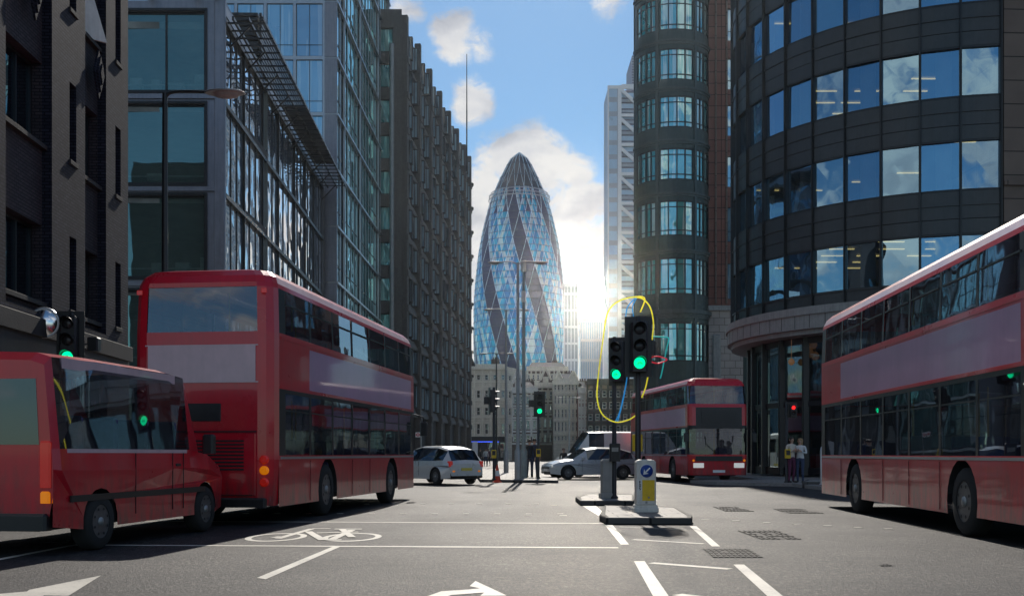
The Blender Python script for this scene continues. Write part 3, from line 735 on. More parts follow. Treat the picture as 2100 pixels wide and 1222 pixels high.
# ---------------------------------------------------------------- tall blue and green glass block behind it
rt = empty('glass_tower_block', (-14,77,.1), 0, 'tall blue fronted glass block with green glazed side, behind the sunshade', 'building')
ft = Fac(rt, -26.0, 76.5, 0.0); Lt = 13.5; HT = 53.4
bays = [(i*2.1+.1, i*2.1+2.0) for i in range(6)]
ops = [(a,b,1.4+4*k+.12,5.4+4*k-.12) for a,b in bays for k in range(13)]
ft.put(wall(Lt, .1, HT, ops, .12), 'wall', [M['alu']])
for k in range(3,13):
    for a, b in bays: window(ft, a, b, 1.4+4*k+.12, 5.4+4*k-.12, .06, 'darkmetal', 'g_blue', .04, mull=(.5,), tran=(.22,))
ft.put(MB().quad((0,.6,0),(Lt-.9,.6,0),(Lt-.9,.6,HT),(0,.6,HT)), 'inner_lining', [M['officewall']])
for z in range(13): ft.put(MB().bbox(Lt-.86,Lt+.02,-.06,-.001,1.44+4*z,5.36+4*z,.02), 'corner_panel', [M['steel']])
fg = Fac(rt, -12.5, 76.5, 89.2); Lg = 29.5
yb2 = [0.0, 3.0, 10.6, 21.2, 28.5, 29.5]
fine_x = []
fg.put(wall(Lg, .1, HT, [(.25,Lg-.1,.6,HT-.5)], .2), 'wall', [M['steel']])
for k in range(13):
    for i in range(4):
        a, b = max(yb2[i],.25)+.06, yb2[i+1]-.06
        nm = max(2, int((b-a)/1.5))
        window(fg, a, b, 1.4+4*k+.14, 5.4+4*k-.14, .08, 'darkmetal', 'g_blue' if i == 0 else 'g_green', .045, mull=tuple(q/nm for q in range(1,nm)), tran=(.3,), name='curtain_wall_panel')
for k in range(14): fg.put(MB().bbox(0,Lg,-.12,.07,1.3+4*k,1.48+4*k,.02), 'transom_rail', [M['alu']])
for x in yb2[1:5]: fg.put(MB().bbox(x-.07,x+.07,-.1,.06,.2,HT,.02), 'mullion', [M['alu']])
fi = MB(); x = 1.5
while x < Lg-.3:
    fi.box(x-.025,x+.025,-.03,.0,4.9,HT-.3); x += 1.52
fg.put(fi, 'glass_fins', [M['alu']])
fg.put(MB().quad((.3,.8,0),(Lg,.8,0),(Lg,.8,HT),(.3,.8,HT)), 'inner_lining', [M['officewall']])
m = MB(); m.quad((-26,76.5,HT),(-12.5,76.5,HT),(-12.1,106,HT),(-26,106,HT)); m.quad((-26,106,0),(-12.1,106,0),(-12.1,106,HT),(-26,106,HT)); m.quad((-26,76.5,0),(-26,106,0),(-26,106,HT),(-26,76.5,HT))
o = m.build('roof', [M['concretedark']], rt); o.location = -Vector(rt.location)

# ---------------------------------------------------------------- ribbed concrete block
rt = empty('concrete_office_block', (-9,120,.1), 0, 'brown concrete office block with projecting ribs and stepped roof line', 'building')
ang = math.degrees(math.atan2(1, .0864))
fc = Fac(rt, -10.35, 99.5, ang); Lc = 48.5; HC = 42.0; FH = 3.3
nf = 11
zf = [4.9+FH*k for k in range(nf)]
pil = [.6+7.0*k for k in range(7)]+[48.1]
ops = []
for i in range(7):
    for z in zf: ops.append((pil[i]+.5, pil[i+1]-.5, z+.85, z+2.95))
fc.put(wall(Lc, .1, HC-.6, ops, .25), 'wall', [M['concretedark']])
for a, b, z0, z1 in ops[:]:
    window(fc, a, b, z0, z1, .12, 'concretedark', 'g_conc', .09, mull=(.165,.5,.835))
for k, x in enumerate(pil):
    rb = MB().bbox(x-.3,x+.3,-.62,.0,.1,HC,.06)
    for z in zf: rb.bbox(x-.38,x+.38,-.72,-.4,z-.35,z+.25,.03)
    fc.put(rb, 'rib', [M['concrete']])
for z in zf:
    sl_ = MB()
    for i in range(7):
        a, b = pil[i]+.28, pil[i+1]-.28
        sl_.add([(a,-.34,z+.1),(b,-.34,z+.1),(b,-.01,z+.8),(a,-.01,z+.8),(a,-.3,z-.12),(b,-.3,z-.12),(b,-.01,z-.05),(a,-.01,z-.05)],
                [(0,1,2,3),(0,4,5,1),(4,7,6,5)])
        for q in (.33,.66):
            xx = a+(b-a)*q; sl_.box(xx-.12,xx+.12,-.06,-.012,z+.82,z+FH-.08)
    fc.put(sl_, 'sloped_spandrels', [M['concrete']])
# angled bay lights: each looks back down the street
fbm = MB(); fbm.box(0,.5,-.62,-.002,0,.08).box(0,.5,-.62,-.002,2.12,2.2).box(0,.06,-.62,-.56,.08,2.12).box(0,.06,-.33,-.28,.08,2.12).box(.0,.06,-.06,-.002,.08,2.12).box(.07,.5,-.62,-.57,.08,2.12)
fbd = fbm.data('bay_light', [M['concretedark']])
fbp = MB().quad((.03,-.56,.08),(.03,-.04,.08),(.03,-.04,2.12),(.03,-.56,2.12)).data('pane', [M['g_bay']])
for i in range(7):
    for k, z in enumerate(zf):
        for q in (.3,.72):
            o = fc.put(fbd, 'bay_light', at=(pil[i]+(pil[i+1]-pil[i])*q, 0, z+.78)); link('pane', fbp, o)
for z in zf[2:]:
    fc.put(MB().add([(Lc,-.9,z+.5),(Lc+1.3,-.6,z+.25),(Lc,.2,z+.9),(Lc,-.9,z+.2)],[(0,1,2),(0,3,1),(3,2,1)]), 'end_fin', [M['concretedark']])
fe = Fac(rt, -24.0, 99.3, 0.0)
ops = [(10.6,13.0,z+.5,z+2.7) for z in zf]
fe.put(wall(13.8, .1, HC+.3, ops, .3), 'end_wall', [M['concrete']])
for a, b, z0, z1 in ops: window(fe, a, b, z0, z1, .2, 'concretedark', 'g_green', .09, mull=(.5,))
fe.put(MB().cyl((12.9,-.25,4),(12.9,-.25,HC-3),.22,n=12), 'downpipe', [M['galv']])
m = MB(); c0 = fc.P(0,0,0); c1 = fc.P(Lc,0,0)
ox, oy = rt.location.x, rt.location.y
m.poly([(-24-ox,99.5-oy,HC-.6),(c0[0],c0[1],HC-.6),(c1[0],c1[1],HC-.6),(-22-ox,c1[1],HC-.6)])
m.quad((c1[0],c1[1],0),(-22-ox,c1[1],0),(-22-ox,c1[1],HC-.6),(c1[0],c1[1],HC-.6))
m.build('roof', [M['concretedark']], rt)
fc.put(MB().box(0,Lc,.6,1.0,HC-.6,HC+.2).box(4,Lc-4,3,9,HC-.55,HC+1.2), 'parapet', [M['concretedark']])
# canopy at the far end of the block
fc.put(MB().add([(Lc-.5,-.3,14.6),(Lc+4.4,-.6,13.6),(Lc+4.4,1.5,13.6),(Lc-.5,1.5,14.6),(Lc-.5,-.3,15.4),(Lc+4.4,-.6,13.75),(Lc+4.4,1.5,13.75),(Lc-.5,1.5,15.4)],
       [(0,3,2,1),(4,5,6,7),(0,1,5,4),(1,2,6,5),(2,3,7,6)]), 'canopy', [M['concretedark']])
ms = empty('roof_mast', (-5.9,140,40), 0, 'thin black mast rising above the end of the ribbed block', 'mast')
MB().cyl((0,0,-2),(0,0,6),.09,.09).cyl((0,0,6),(0,0,13.3),.08,.045).build('pole', [M['black']], ms)
MB().lathe([(.16,-2),(.16,-1.2),(.1,-1.1)]).build('base', [M['black']], ms)

# ---------------------------------------------------------------- curved dark tower, right
DC = (21.4,54.5); DR = 10.0
rt = empty('curved_office_building', (DC[0],DC[1],.1), 0, 'curved dark panelled office building with bands of blue glazing, right', 'building')
def ray_phi(px):
    k = (px-CX)/F; ux, uy = k, 1.0
    A_ = ux*ux+uy*uy; B_ = -2*(ux*DC[0]+uy*DC[1]); C_ = DC[0]**2+DC[1]**2-DR*DR
    tt = (-B_-math.sqrt(max(0,B_*B_-4*A_*C_)))/(2*A_)
    return math.atan2(uy*tt-DC[1], ux*tt-DC[0])
ph_end = ray_phi(2053); step = R(9.1)
phis = [ph_end - step*k for k in range(0,15)]       # going left and round the far side
def cp(phi, r, z): return (r*math.cos(phi), r*math.sin(phi), z)
wins = [(8.25,10.3),(12.1,14.2),(16.0,18.1),(19.9,22.0),(23.8,25.9)]
HD = 29.0
zed = [7.9]+[z for w_ in wins for z in w_]+[HD]
def arcseg(m, p0, p1, r, z0, z1, r0=None, mi=0, n=3):
    r0 = r if r0 is None else r0
    for k in range(n):
        a = p0+(p1-p0)*k/n; b = p0+(p1-p0)*(k+1)/n
        m.quad(cp(a,r0,z0),cp(b,r0,z0),cp(b,r,z1),cp(a,r,z1), mi)
def arcbox(m, p0, p1, ri, ro, z0, z1, mi=0, n=3):
    for k in range(n):
        a = p0+(p1-p0)*k/n; b = p0+(p1-p0)*(k+1)/n
        v = [cp(a,ri,z0),cp(a,ro,z0),cp(b,ro,z0),cp(b,ri,z0),cp(a,ri,z1),cp(a,ro,z1),cp(b,ro,z1),cp(b,ri,z1)]
        fs_ = [(0,1,2,3),(4,7,6,5),(1,5,6,2),(0,3,7,4)]
        if k == 0: fs_.append((0,4,5,1))
        if k == n-1: fs_.append((3,2,6,7))
        m.add(v, fs_, mi)
bands = [(7.7,8.25)]+[(wins[i][1],wins[i+1][0]) for i in range(4)]+[(wins[4][1],HD)]
for z0, z1 in bands:
    m = MB()
    for i in range(len(phis)-1):
        nn = max(1, int(round((z1-z0)/.62)))
        for q in range(nn):
            a, b = z0+(z1-z0)*q/nn, z0+(z1-z0)*(q+1)/nn
            arcseg(m, phis[i], phis[i+1], DR, a+.03, b)
            arcseg(m, phis[i], phis[i+1], DR, a, a+.03, DR-.05)
            if q == nn//2: arcbox(m, phis[i], phis[i+1], DR-.02, DR+.05, b-.03, b+.02)
    m.build('spandrel_band', [M['cladding']], rt)
for i in range(len(phis)-1):
    for z0, z1 in wins:
        a, b = phis[i], phis[i+1]; mid = (a+b)/2
        m = MB(); e = .006
        arcbox(m, a, b, DR-.16, DR+.0, z0-.03, z0+.06, n=3); arcbox(m, a, b, DR-.16, DR+.0, z1-.05, z1+.02, n=3)
        o = m.build('window', [M['claddingedge']], rt)
        g = MB(); A_, B_ = cp(a,DR-.1,z0+.05), cp(b,DR-.1,z0+.05)
        tw = random.uniform(-.05,.05); tb = random.uniform(-.03,.03)
        g.quad(A_, B_, (B_[0]*(1+tw*.06),B_[1]*(1+tw*.06),z1-.03), (A_[0]*(1+tw*.06+tb*.04),A_[1]*(1+tw*.06+tb*.04),z1-.03))
        g.build('pane', [M['g_drum']], o)
for p in phis:
    m = MB(); c, q = math.cos(p), math.sin(p)
    def bx(r0, r1, hw, z0, z1):
        v = []
        for z in (z0,z1):
            for r_, w_ in ((r0,-hw),(r1,-hw),(r1,hw),(r0,hw)): v.append((r_*c-w_*q, r_*q+w_*c, z))
        m.add(v, [(0,3,2,1),(4,5,6,7),(0,1,5,4),(1,2,6,5),(2,3,7,6),(3,0,4,7)])
    bx(DR-.15, DR+.07, .05, 7.75, HD); bx(DR+.07, DR+.12, .022, 7.75, HD)
    m.build('mullion', [M['claddingedge']], rt)
m = MB(); arcbox(m, phis[0], phis[-1], DR-1.2, DR+.34, 7.35, 7.7, n=48); arcbox(m, phis[0], phis[-1], DR-1.2, DR+.26, 6.72, 7.35, n=48); arcbox(m, phis[0], phis[-1], DR-1.2, DR+.05, 6.5, 6.72, n=48)
m.build('stone_ledge', [M['ledge']], rt)
jt = MB()
for k in range(29):
    p = phis[0]+(phis[-1]-phis[0])*k/28
    c, q = math.cos(p), math.sin(p)
    v = [((DR+r_)*c-w_*q,(DR+r_)*q+w_*c,z) for z in (6.75,7.34) for r_,w_ in ((.255,-.012),(.266,-.012),(.266,.012),(.255,.012))]
    jt.add(v, [(0,1,5,4),(1,2,6,5),(2,3,7,6)])
jt.build('ledge_joints', [M['black']], rt)
# floors, lights and columns inside the drum
fl = MB(); st_ = MB(); cl = MB(); rnd = random.Random(5)
zin = [(7.75,10.6)]+[(z0-.45,z1+.35) for z0,z1 in wins[1:]]
for z0, z1 in zin:
    for k in range(40):
        a = 2*PI*k/40; b = 2*PI*(k+1)/40
        fl.add([cp(a,DR-.3,z0),cp(b,DR-.3,z0),(0,0,z0)], [(0,1,2)], 0); fl.add([cp(a,DR-.3,z1),cp(b,DR-.3,z1),(0,0,z1)], [(0,2,1)], 1)
    fl.add([], [])
    if z0 < 23:
        for row in range(6):
            for cc in range(9):
                if rnd.random() < (.8 if z0 < 8 else .38):
                    x = -9+cc*2.1+rnd.uniform(-.4,.4); y = -8.4+row*1.7
                    if x*x+y*y < 84 and (x+1.2)**2+y*y < 84: st_.box(x,x+1.15,y-.05,y+.05,z1-.09,z1-.05)
for k in range(9):
    p = phis[1]-R(20)*k-.06
    x, y, _ = cp(p, DR-1.0, 0); cl.cyl((x,y,7.75),(x,y,HD-.5),.33,n=16)
fl.build('floor_slabs', [M['officefloor'],M['ceil']], rt); st_.build('ceiling_lights', [M['strip']], rt); cl.build('inner_columns', [M['officecol']], rt)
m = MB(); m.box(-3.5,5,-3,5,.1,HD-.1); m.build('core', [M['officewall']], rt)
m = MB(); m.poly([cp(2*PI*k/40,DR-.02,HD) for k in range(40)]); m.build('roof', [M['concretedark']], rt)
# glazed ground floor set back below the ledge
GR = DR-.9
gph = [phis[0]-R(10.5)*k for k in range(13)]
for i in range(12):
    m = MB(); arcbox(m, gph[i], gph[i+1], GR-.1, GR+.02, .12, .45, n=1); arcbox(m, gph[i], gph[i+1], GR-.1, GR+.02, 3.3, 3.55, n=1); arcbox(m, gph[i], gph[i+1], GR-.1, GR+.02, 6.2, 6.6, n=1)
    o = m.build('shop_window', [M['black']], rt)
    g = MB(); a, b = cp(gph[i],GR-.05,.4), cp(gph[i+1],GR-.05,.4)
    g.quad(a, b, (b[0],b[1],6.3), (a[0],a[1],6.3)); g.build('pane', [M['g_shop']], o)
for p in gph:
    x, y, _ = cp(p, GR, .1); MB().bbox(x-.14,x+.14,y-.14,y+.14,.1,6.6,.02).build('ground_floor_column', [M['black']], rt)
m = MB(); arcbox(m, gph[0]+.4, gph[-1]-.4, 7.2, 7.3, .1, 6.9, n=20); m.build('cafe_wall', [M['officewall']], rt)
m = MB()
for k in range(14):
    p = gph[0]-R(8.3)*k
    arcbox(m, p, p-R(5), 7.6, 8.1, .12, 1.1+.3*(k%3), n=1)
m.build('cafe_counter', [M['desk']], rt)
m = MB()
for px, py, rr in [(1667,707,.21),(1660,724,.22),(1672,730,.2),(1653,733,.17),(1722,712,.19),(1714,728,.21),(1705,738,.2),(1738,703,.18),(1623,742,.16)]:
    k = (px-CX)/F; Y = 50.3; x, y, z = k*Y, Y, CH+(HY-py)/F*Y
    m.lathe([(.02,-rr),(rr*.7,-rr*.7),(rr,0),(rr*.7,rr*.7),(.05,rr)], (x-DC[0],y-DC[1],z-.1), 12)
    m.cyl((x-DC[0],y-DC[1],z+rr-.1),(x-DC[0],y-DC[1],6.45),.012,n=4)
pl = m.build('pendant_lamps', [M['warm']], rt)
# brown stone wing to its right
fw_ = Fac(rt, DC[0]+DR*math.cos(phis[0])+.05, DC[1]+DR*math.sin(phis[0])-.12, 3.0)
fw_.put(wall(14, .1, HD+1, [], .2), 'stone_wing', [M['brownstone']])
fw_.put(MB().quad((0,0,.1),(0,6,.1),(0,6,HD+1),(0,0,HD+1)), 'wing_return', [M['brownstone']])
fw_.put(MB().bbox(0,14,-.12,-.002,12.3,12.5,.02).bbox(0,14,-.12,-.002,20.1,20.3,.02), 'stone_courses', [M['brownstone']])

# ---------------------------------------------------------------- bow fronted block with red granite piers
BX, BY, BR = 13.55, 91.2, 3.12
rt = empty('bow_fronted_building', (BX,BY,.1), 0, 'grey green bow fronted office building with teal windows and red granite', 'building')
rt_loc = (BX,BY)
H5 = 44.0
wz = [(2.0,5.0),(8.7,11.9),(14.2,17.2),(19.0,21.9),(23.6,26.2),(27.9,30.5),(31.8,34.4),(35.9,38.6),(39.9,42.4)]
def bcp(deg, r, z): return (r*math.cos(R(deg)), r*math.sin(R(deg)), z)
def barc(m, d0, d1, ri, ro, z0, z1, mi=0, n=None):
    arcbox(m, R(d0), R(d1), ri, ro, z0, z1, mi, n or max(1, int(abs(d1-d0)/8)))
A0, A1 = 182, 358
wb = [(-116,-64,True),(-166,-142,False),(-140,-123,False),(-57,-40,False),(-38,-14,False)]
m = MB()
prev = .1
for z0, z1 in wz+[(H5,H5)]:
    if prev < z0: barc(m, A0, A1, BR-.25, BR, prev, z0, 0, 24)
    prev = z1
m.build('wall', [M['greenmetal']], rt)
for z0, z1 in wz:
    pr = MB(); edges = [A0-360, *[e for w_ in sorted(wb) for e in w_[:2]], A1-360]
    for k in range(0,len(edges),2): barc(pr, edges[k], edges[k+1], BR-.25, BR-.001, z0, z1, 0, 2)
    pr.build('piers', [M['greenmetal']], rt)
    for d0, d1, big_ in wb:
        f = MB(); n_ = 4 if big_ else 2
        barc(f, d0, d1, BR-.16, BR-.03, z0, z0+.1, 0, n_); barc(f, d0, d1, BR-.16, BR-.03, z1-.1, z1, 0, n_)
        barc(f, d0, d1, BR-.15, BR-.05, z0+.42, z0+.5, 0, n_); barc(f, d0, d1, BR-.15, BR-.05, z1-.56, z1-.49, 0, n_)
        for q in range(n_+1):
            dd = d0+(d1-d0)*q/n_; barc(f, dd-.9, dd+.9, BR-.17, BR-.02, z0, z1, 0, 1)
        o = f.build('window', [M['claddingedge']], rt)
        g = MB(); arcseg(g, R(d0), R(d1), BR-.1, z0+.05, z1-.05, None, 0, n_); g.build('pane', [M['g_bow']], o)
for k, (z0, z1) in enumerate(wz[:-1]):
    zc = z1+.55; m = MB()
    barc(m, A0, A1, BR-.1, BR+.17, zc-.02, zc+.16, 0, 28); barc(m, A0, A1, BR-.1, BR+.09, zc-.2, zc-.02, 0, 28)
    if k == 1 or k == 0: barc(m, A0, A1, BR-.1, BR+.3, zc+.16, zc+.5, 0, 28)
    m.build('cornice', [M['greenmetalhi']], rt)
m = MB()
for dd in (-180,-120,-60,-2): barc(m, dd-2, dd+2, BR-.02, BR+.08, .1, H5, 0, 1)
m.build('pilasters', [M['greenmetalhi']], rt)
m = MB(); m.poly([bcp(180+k*7.5, BR, H5) for k in range(25)]); m.prism([(-3.0,.05),(10,.05),(10,12),(-1.2,12)],.1,H5); m.build('roof', [M['greenmetal']], rt)
# red granite strip with slot windows
fr_ = Fac(rt, BX+2.95, BY-1.0, 0.0)
fr_.put(wall(2.3, 13.6, H5, [(1.62,2.15,z0,z1) for z0,z1 in wz[2:]], .3), 'granite_pier', [M['granite']])
fr_.put(wall(2.9, .1, 13.6, [], .3), 'pale_pier', [M['whitestone']], at=(0,-.15,0))
fr_.put(MB().quad((0,0,.1),(0,2,.1),(0,2,H5),(0,0,H5)), 'pier_return', [M['granite']])
for z0, z1 in wz[2:]: window(fr_, 1.62, 2.15, z0, z1, .15, 'claddingedge', 'g_blue', .05, tran=(.3,))
fr_.put(MB().bbox(.55,.7,-.12,-.002,13.8,H5,.02).bbox(1.45,1.6,-.12,-.002,13.8,H5,.02), 'granite_ribs', [M['brownstone']])
fr_.put(MB().bbox(.3,1.0,-.36,-.16,3.2,11.2,.1).bbox(-.1,3.0,-.4,-.16,13.2,13.6,.05), 'pier_capital', [M['ledge']])

# ---------------------------------------------------------------- braced tower
rt = empty('braced_tower', (32,305,0), 0, 'slim pale office tower with white diagonal bracing beyond the bow front', 'tower')
fh = Fac(rt, 26.9, 300, 0.0)
HH = 104.0
fh.put(MB().box(0,2.7,0,14,0,HH-.4), 'glazed_flank', [M['herongrey']])
fl = MB()
for k in range(26): fl.box(.25,2.5,-.05,-.002,4*k+.8,4*k+3.4)
fh.put(fl, 'flank_glazing', [M['hazeglass']])
fh.put(MB().box(7.0,22,3,18,0,HH+9.5), 'upper_block', [M['heroninner']])
m = MB()
for k in range(14): m.box(6.98,22,2.9,2.998,HH-1+k*.75,HH-.7+k*.75)
fh.put(m, 'upper_louvres', [M['herongrey']])
fh.put(MB().box(2.8,22,1.0,14,0,HH-1), 'recessed_floors', [M['heroninner']])
m = MB(); gl_ = MB()
for k in range(34):
    z = 3.02*k
    m.box(3.4,22,.55,.998,z,z+.75)
    gl_.box(3.4,22,.85,.996,z+1.3,z+2.6)
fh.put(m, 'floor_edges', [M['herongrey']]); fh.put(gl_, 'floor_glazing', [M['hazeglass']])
m = MB(); P_ = 8.2
m.box(2.7,3.7,-.3,.5,0,HH); m.box(0,22,-.2,.45,HH-.9,HH); m.box(-.15,.25,-.1,.5,0,HH)
kk = 0
z = HH
while z > 0:
    m.box(3.7,22,-.24,.3,z-.5,z+.35)
    q = [(3.7,z-.6),(3.7,z-1.8),(12,z-9.2),(12,z-8.0)]
    m.add([(x,-.2,zz) for x,zz in q]+[(x,.35,zz) for x,zz in q], [(0,1,2,3),(4,7,6,5),(0,4,5,1),(1,5,6,2),(2,6,7,3),(3,7,4,0)])
    z -= P_
m.box(12,13,-.3,.5,0,HH)
fh.put(m, 'diagonal_bracing', [M['heronwhite']])

# ---------------------------------------------------------------- hazy towers at the end of the street
def fins_tower(name, label, x0, x1, Y, H, mb_, mg, n, rot=0):
    rt = empty(name, ((x0+x1)/2,Y,0), rot, label, 'tower')
    w_ = x1-x0
    MB().box(-w_/2,w_/2,0,w_,0,H).build('body', [mg], rt)
    m = MB()
    for k in range(n+1):
        x = -w_/2+w_*k/n; m.box(x-w_/n*.16,x+w_/n*.16,-.8,0-.002,0,H)
    m.box(-w_/2-.3,w_/2+.3,-.9,w_+.2,H,H+1.5)
    m.build('vertical_fins', [mb_], rt)
    z = 6
    m = MB()
    while z < H-3: m.box(-w_/2,w_/2,-.3,-.003,z,z+1.1); z += 8
    m.build('floor_bands', [mb_], rt)
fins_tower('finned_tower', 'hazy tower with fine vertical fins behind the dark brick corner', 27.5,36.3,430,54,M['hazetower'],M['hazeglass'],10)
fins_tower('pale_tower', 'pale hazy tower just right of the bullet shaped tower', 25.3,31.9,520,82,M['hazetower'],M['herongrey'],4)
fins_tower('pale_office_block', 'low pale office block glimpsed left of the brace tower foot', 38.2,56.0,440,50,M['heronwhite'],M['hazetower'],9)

# ---------------------------------------------------------------- the bullet shaped glass tower
GY = 650.0; sc_ = F/GY
rt = empty('curved_glass_tower', ((1065-CX)/sc_,GY,0), 0, 'bullet shaped glass skyscraper with dark spiral bands and diamond panes', 'skyscraper')
prof = [(313,1),(314.5,7),(319,12),(325,17),(338.6,25),(352,32),(368,40),(397.7,53),(415,59),(435,65),(456.7,70.5),(485,77),(515.8,82.5),(545,86.5),(575,89.5),(604,92),(640,93.5),(680,94),(750,92),(840,87),(930,80)]
def grad(z):
    py = HY-(z-CH)*sc_
    if py <= prof[0][0]: return prof[0][1]/sc_
    for (a, ra), (b, rb) in zip(prof, prof[1:]):
        if a <= py <= b:
            return (ra+(rb-ra)*(py-a)/(b-a))/sc_
    return prof[-1][1]/sc_
GH = 1.2+(930-313)/sc_; NR = 46; NS = 72; ztop = GH
zr = [GH*k/NR for k in range(NR+1)]
crown = 1.2+(930-405)/sc_
mats_g = [mk('tower_dark_glass', (.03,.05,.13), .3, .2, var=.3, scale=.05),
          mk('tower_blue_glass', (.05,.32,.66), .15, .35, var=.25, scale=.08),
          mk('tower_pale_glass', (.62,.86,1.0), .15, .45, var=.15, scale=.08),
          mk('tower_crown_glass', (.09,.085,.095), .25, .4, var=.25, scale=.1),
          mk('tower_cyan_glass', (.04,.52,.82), .15, .35, var=.2, scale=.08)]
rnd = random.Random(11)
def gv(r, j):
    a = 2*PI*(j+r*.5)/NS; rr = grad(zr[r]); return (rr*math.cos(a), rr*math.sin(a), zr[r])
body_ = MB(); spir = MB()
for r in range(NR):
    for j in range(NS):
        for up in (0,1):
            q_ = j+r+(0 if up else 1); dark = (q_+4) % 12 in (0,1,2,3)
            if up: tri = [gv(r,j), gv(r,j+1), gv(r+1,j)]
            else: tri = [gv(r,j+1), gv(r+1,j+1), gv(r+1,j)]
            if zr[r] >= crown:
                body_.add(tri, [(0,1,2)], 3)
            elif dark or (zr[r] > crown-13 and abs(j % 4 - 1.5) < 3 and (q_ % 4 + j % 4) > 3):
                spir.add(tri, [(0,1,2)], 0)
            else:
                edge = (j % 4 == 0) or (q_ % 4 == 0)
                u = rnd.random()
                mi = (2 if u < .62 else 4) if edge else (1 if u < .6 else (4 if u < .93 else 2))
                body_.add(tri, [(0,1,2)], mi)
body_.build('glass_skin', mats_g, rt)
spir.build('dark_spiral_glazing', mats_g, rt)
fr = MB()
def strut(a, b, w_): fr.tube([a,b], w_, 4)
ic = next(k for k in range(NR+1) if zr[k] >= crown)
for r in range(NR):
    up_ = zr[r] >= crown
    for j in range(0, NS):
        main = (j % 4 == 0)
        if not main and (up_ or j % 2): continue
        w_ = .13 if up_ else (.27 if main else .14)
        dk = lambda q: ((q+r+4) % 12) in (0,1,2,3)
        if main or not dk(j): strut(gv(r,j), gv(r+1,j), w_)          # leaning right
        jb = (j - r) % NS
        if main or not dk(jb): strut(gv(r,jb), gv(r+1,jb-1), w_)     # leaning left
fr.build('diagrid_frame', [mk('tower_white_frame', (.62,.8,.92), .5, .1, var=.05)], rt)
rg = MB()
for r in range(2, NR-1):
    if r >= ic and r % 2: continue
    rr = grad(zr[r])+.12
    rg.tube([(rr*math.cos(2*PI*k/72),rr*math.sin(2*PI*k/72),zr[r]) for k in range(72)], .17, 4, closed=True)
rg.build('floor_rings', [mk('tower_ring', (.09,.12,.17), .5, .3)], rt)
cr = MB()
for dz, ex in ((0,1.6),(2.2,.9),(-2.2,1.4)):
    rr = grad(crown+dz)+ex
    cr.tube([(rr*math.cos(2*PI*k/64),rr*math.sin(2*PI*k/64),crown+dz) for k in range(64)], .28, 5, closed=True)
for k in range(16):
    a = 2*PI*k/16; rr = grad(crown)
    cr.tube([(rr*math.cos(a),rr*math.sin(a),crown+2.2),((rr+2)*math.cos(a),(rr+2)*math.sin(a),crown+1),((rr+1.8)*math.cos(a),(rr+1.8)*math.sin(a),crown-1.5),(rr*math.cos(a),rr*math.sin(a),crown-2.4)], .2, 4)
cr.build('maintenance_rail', [M['herongrey']], rt)

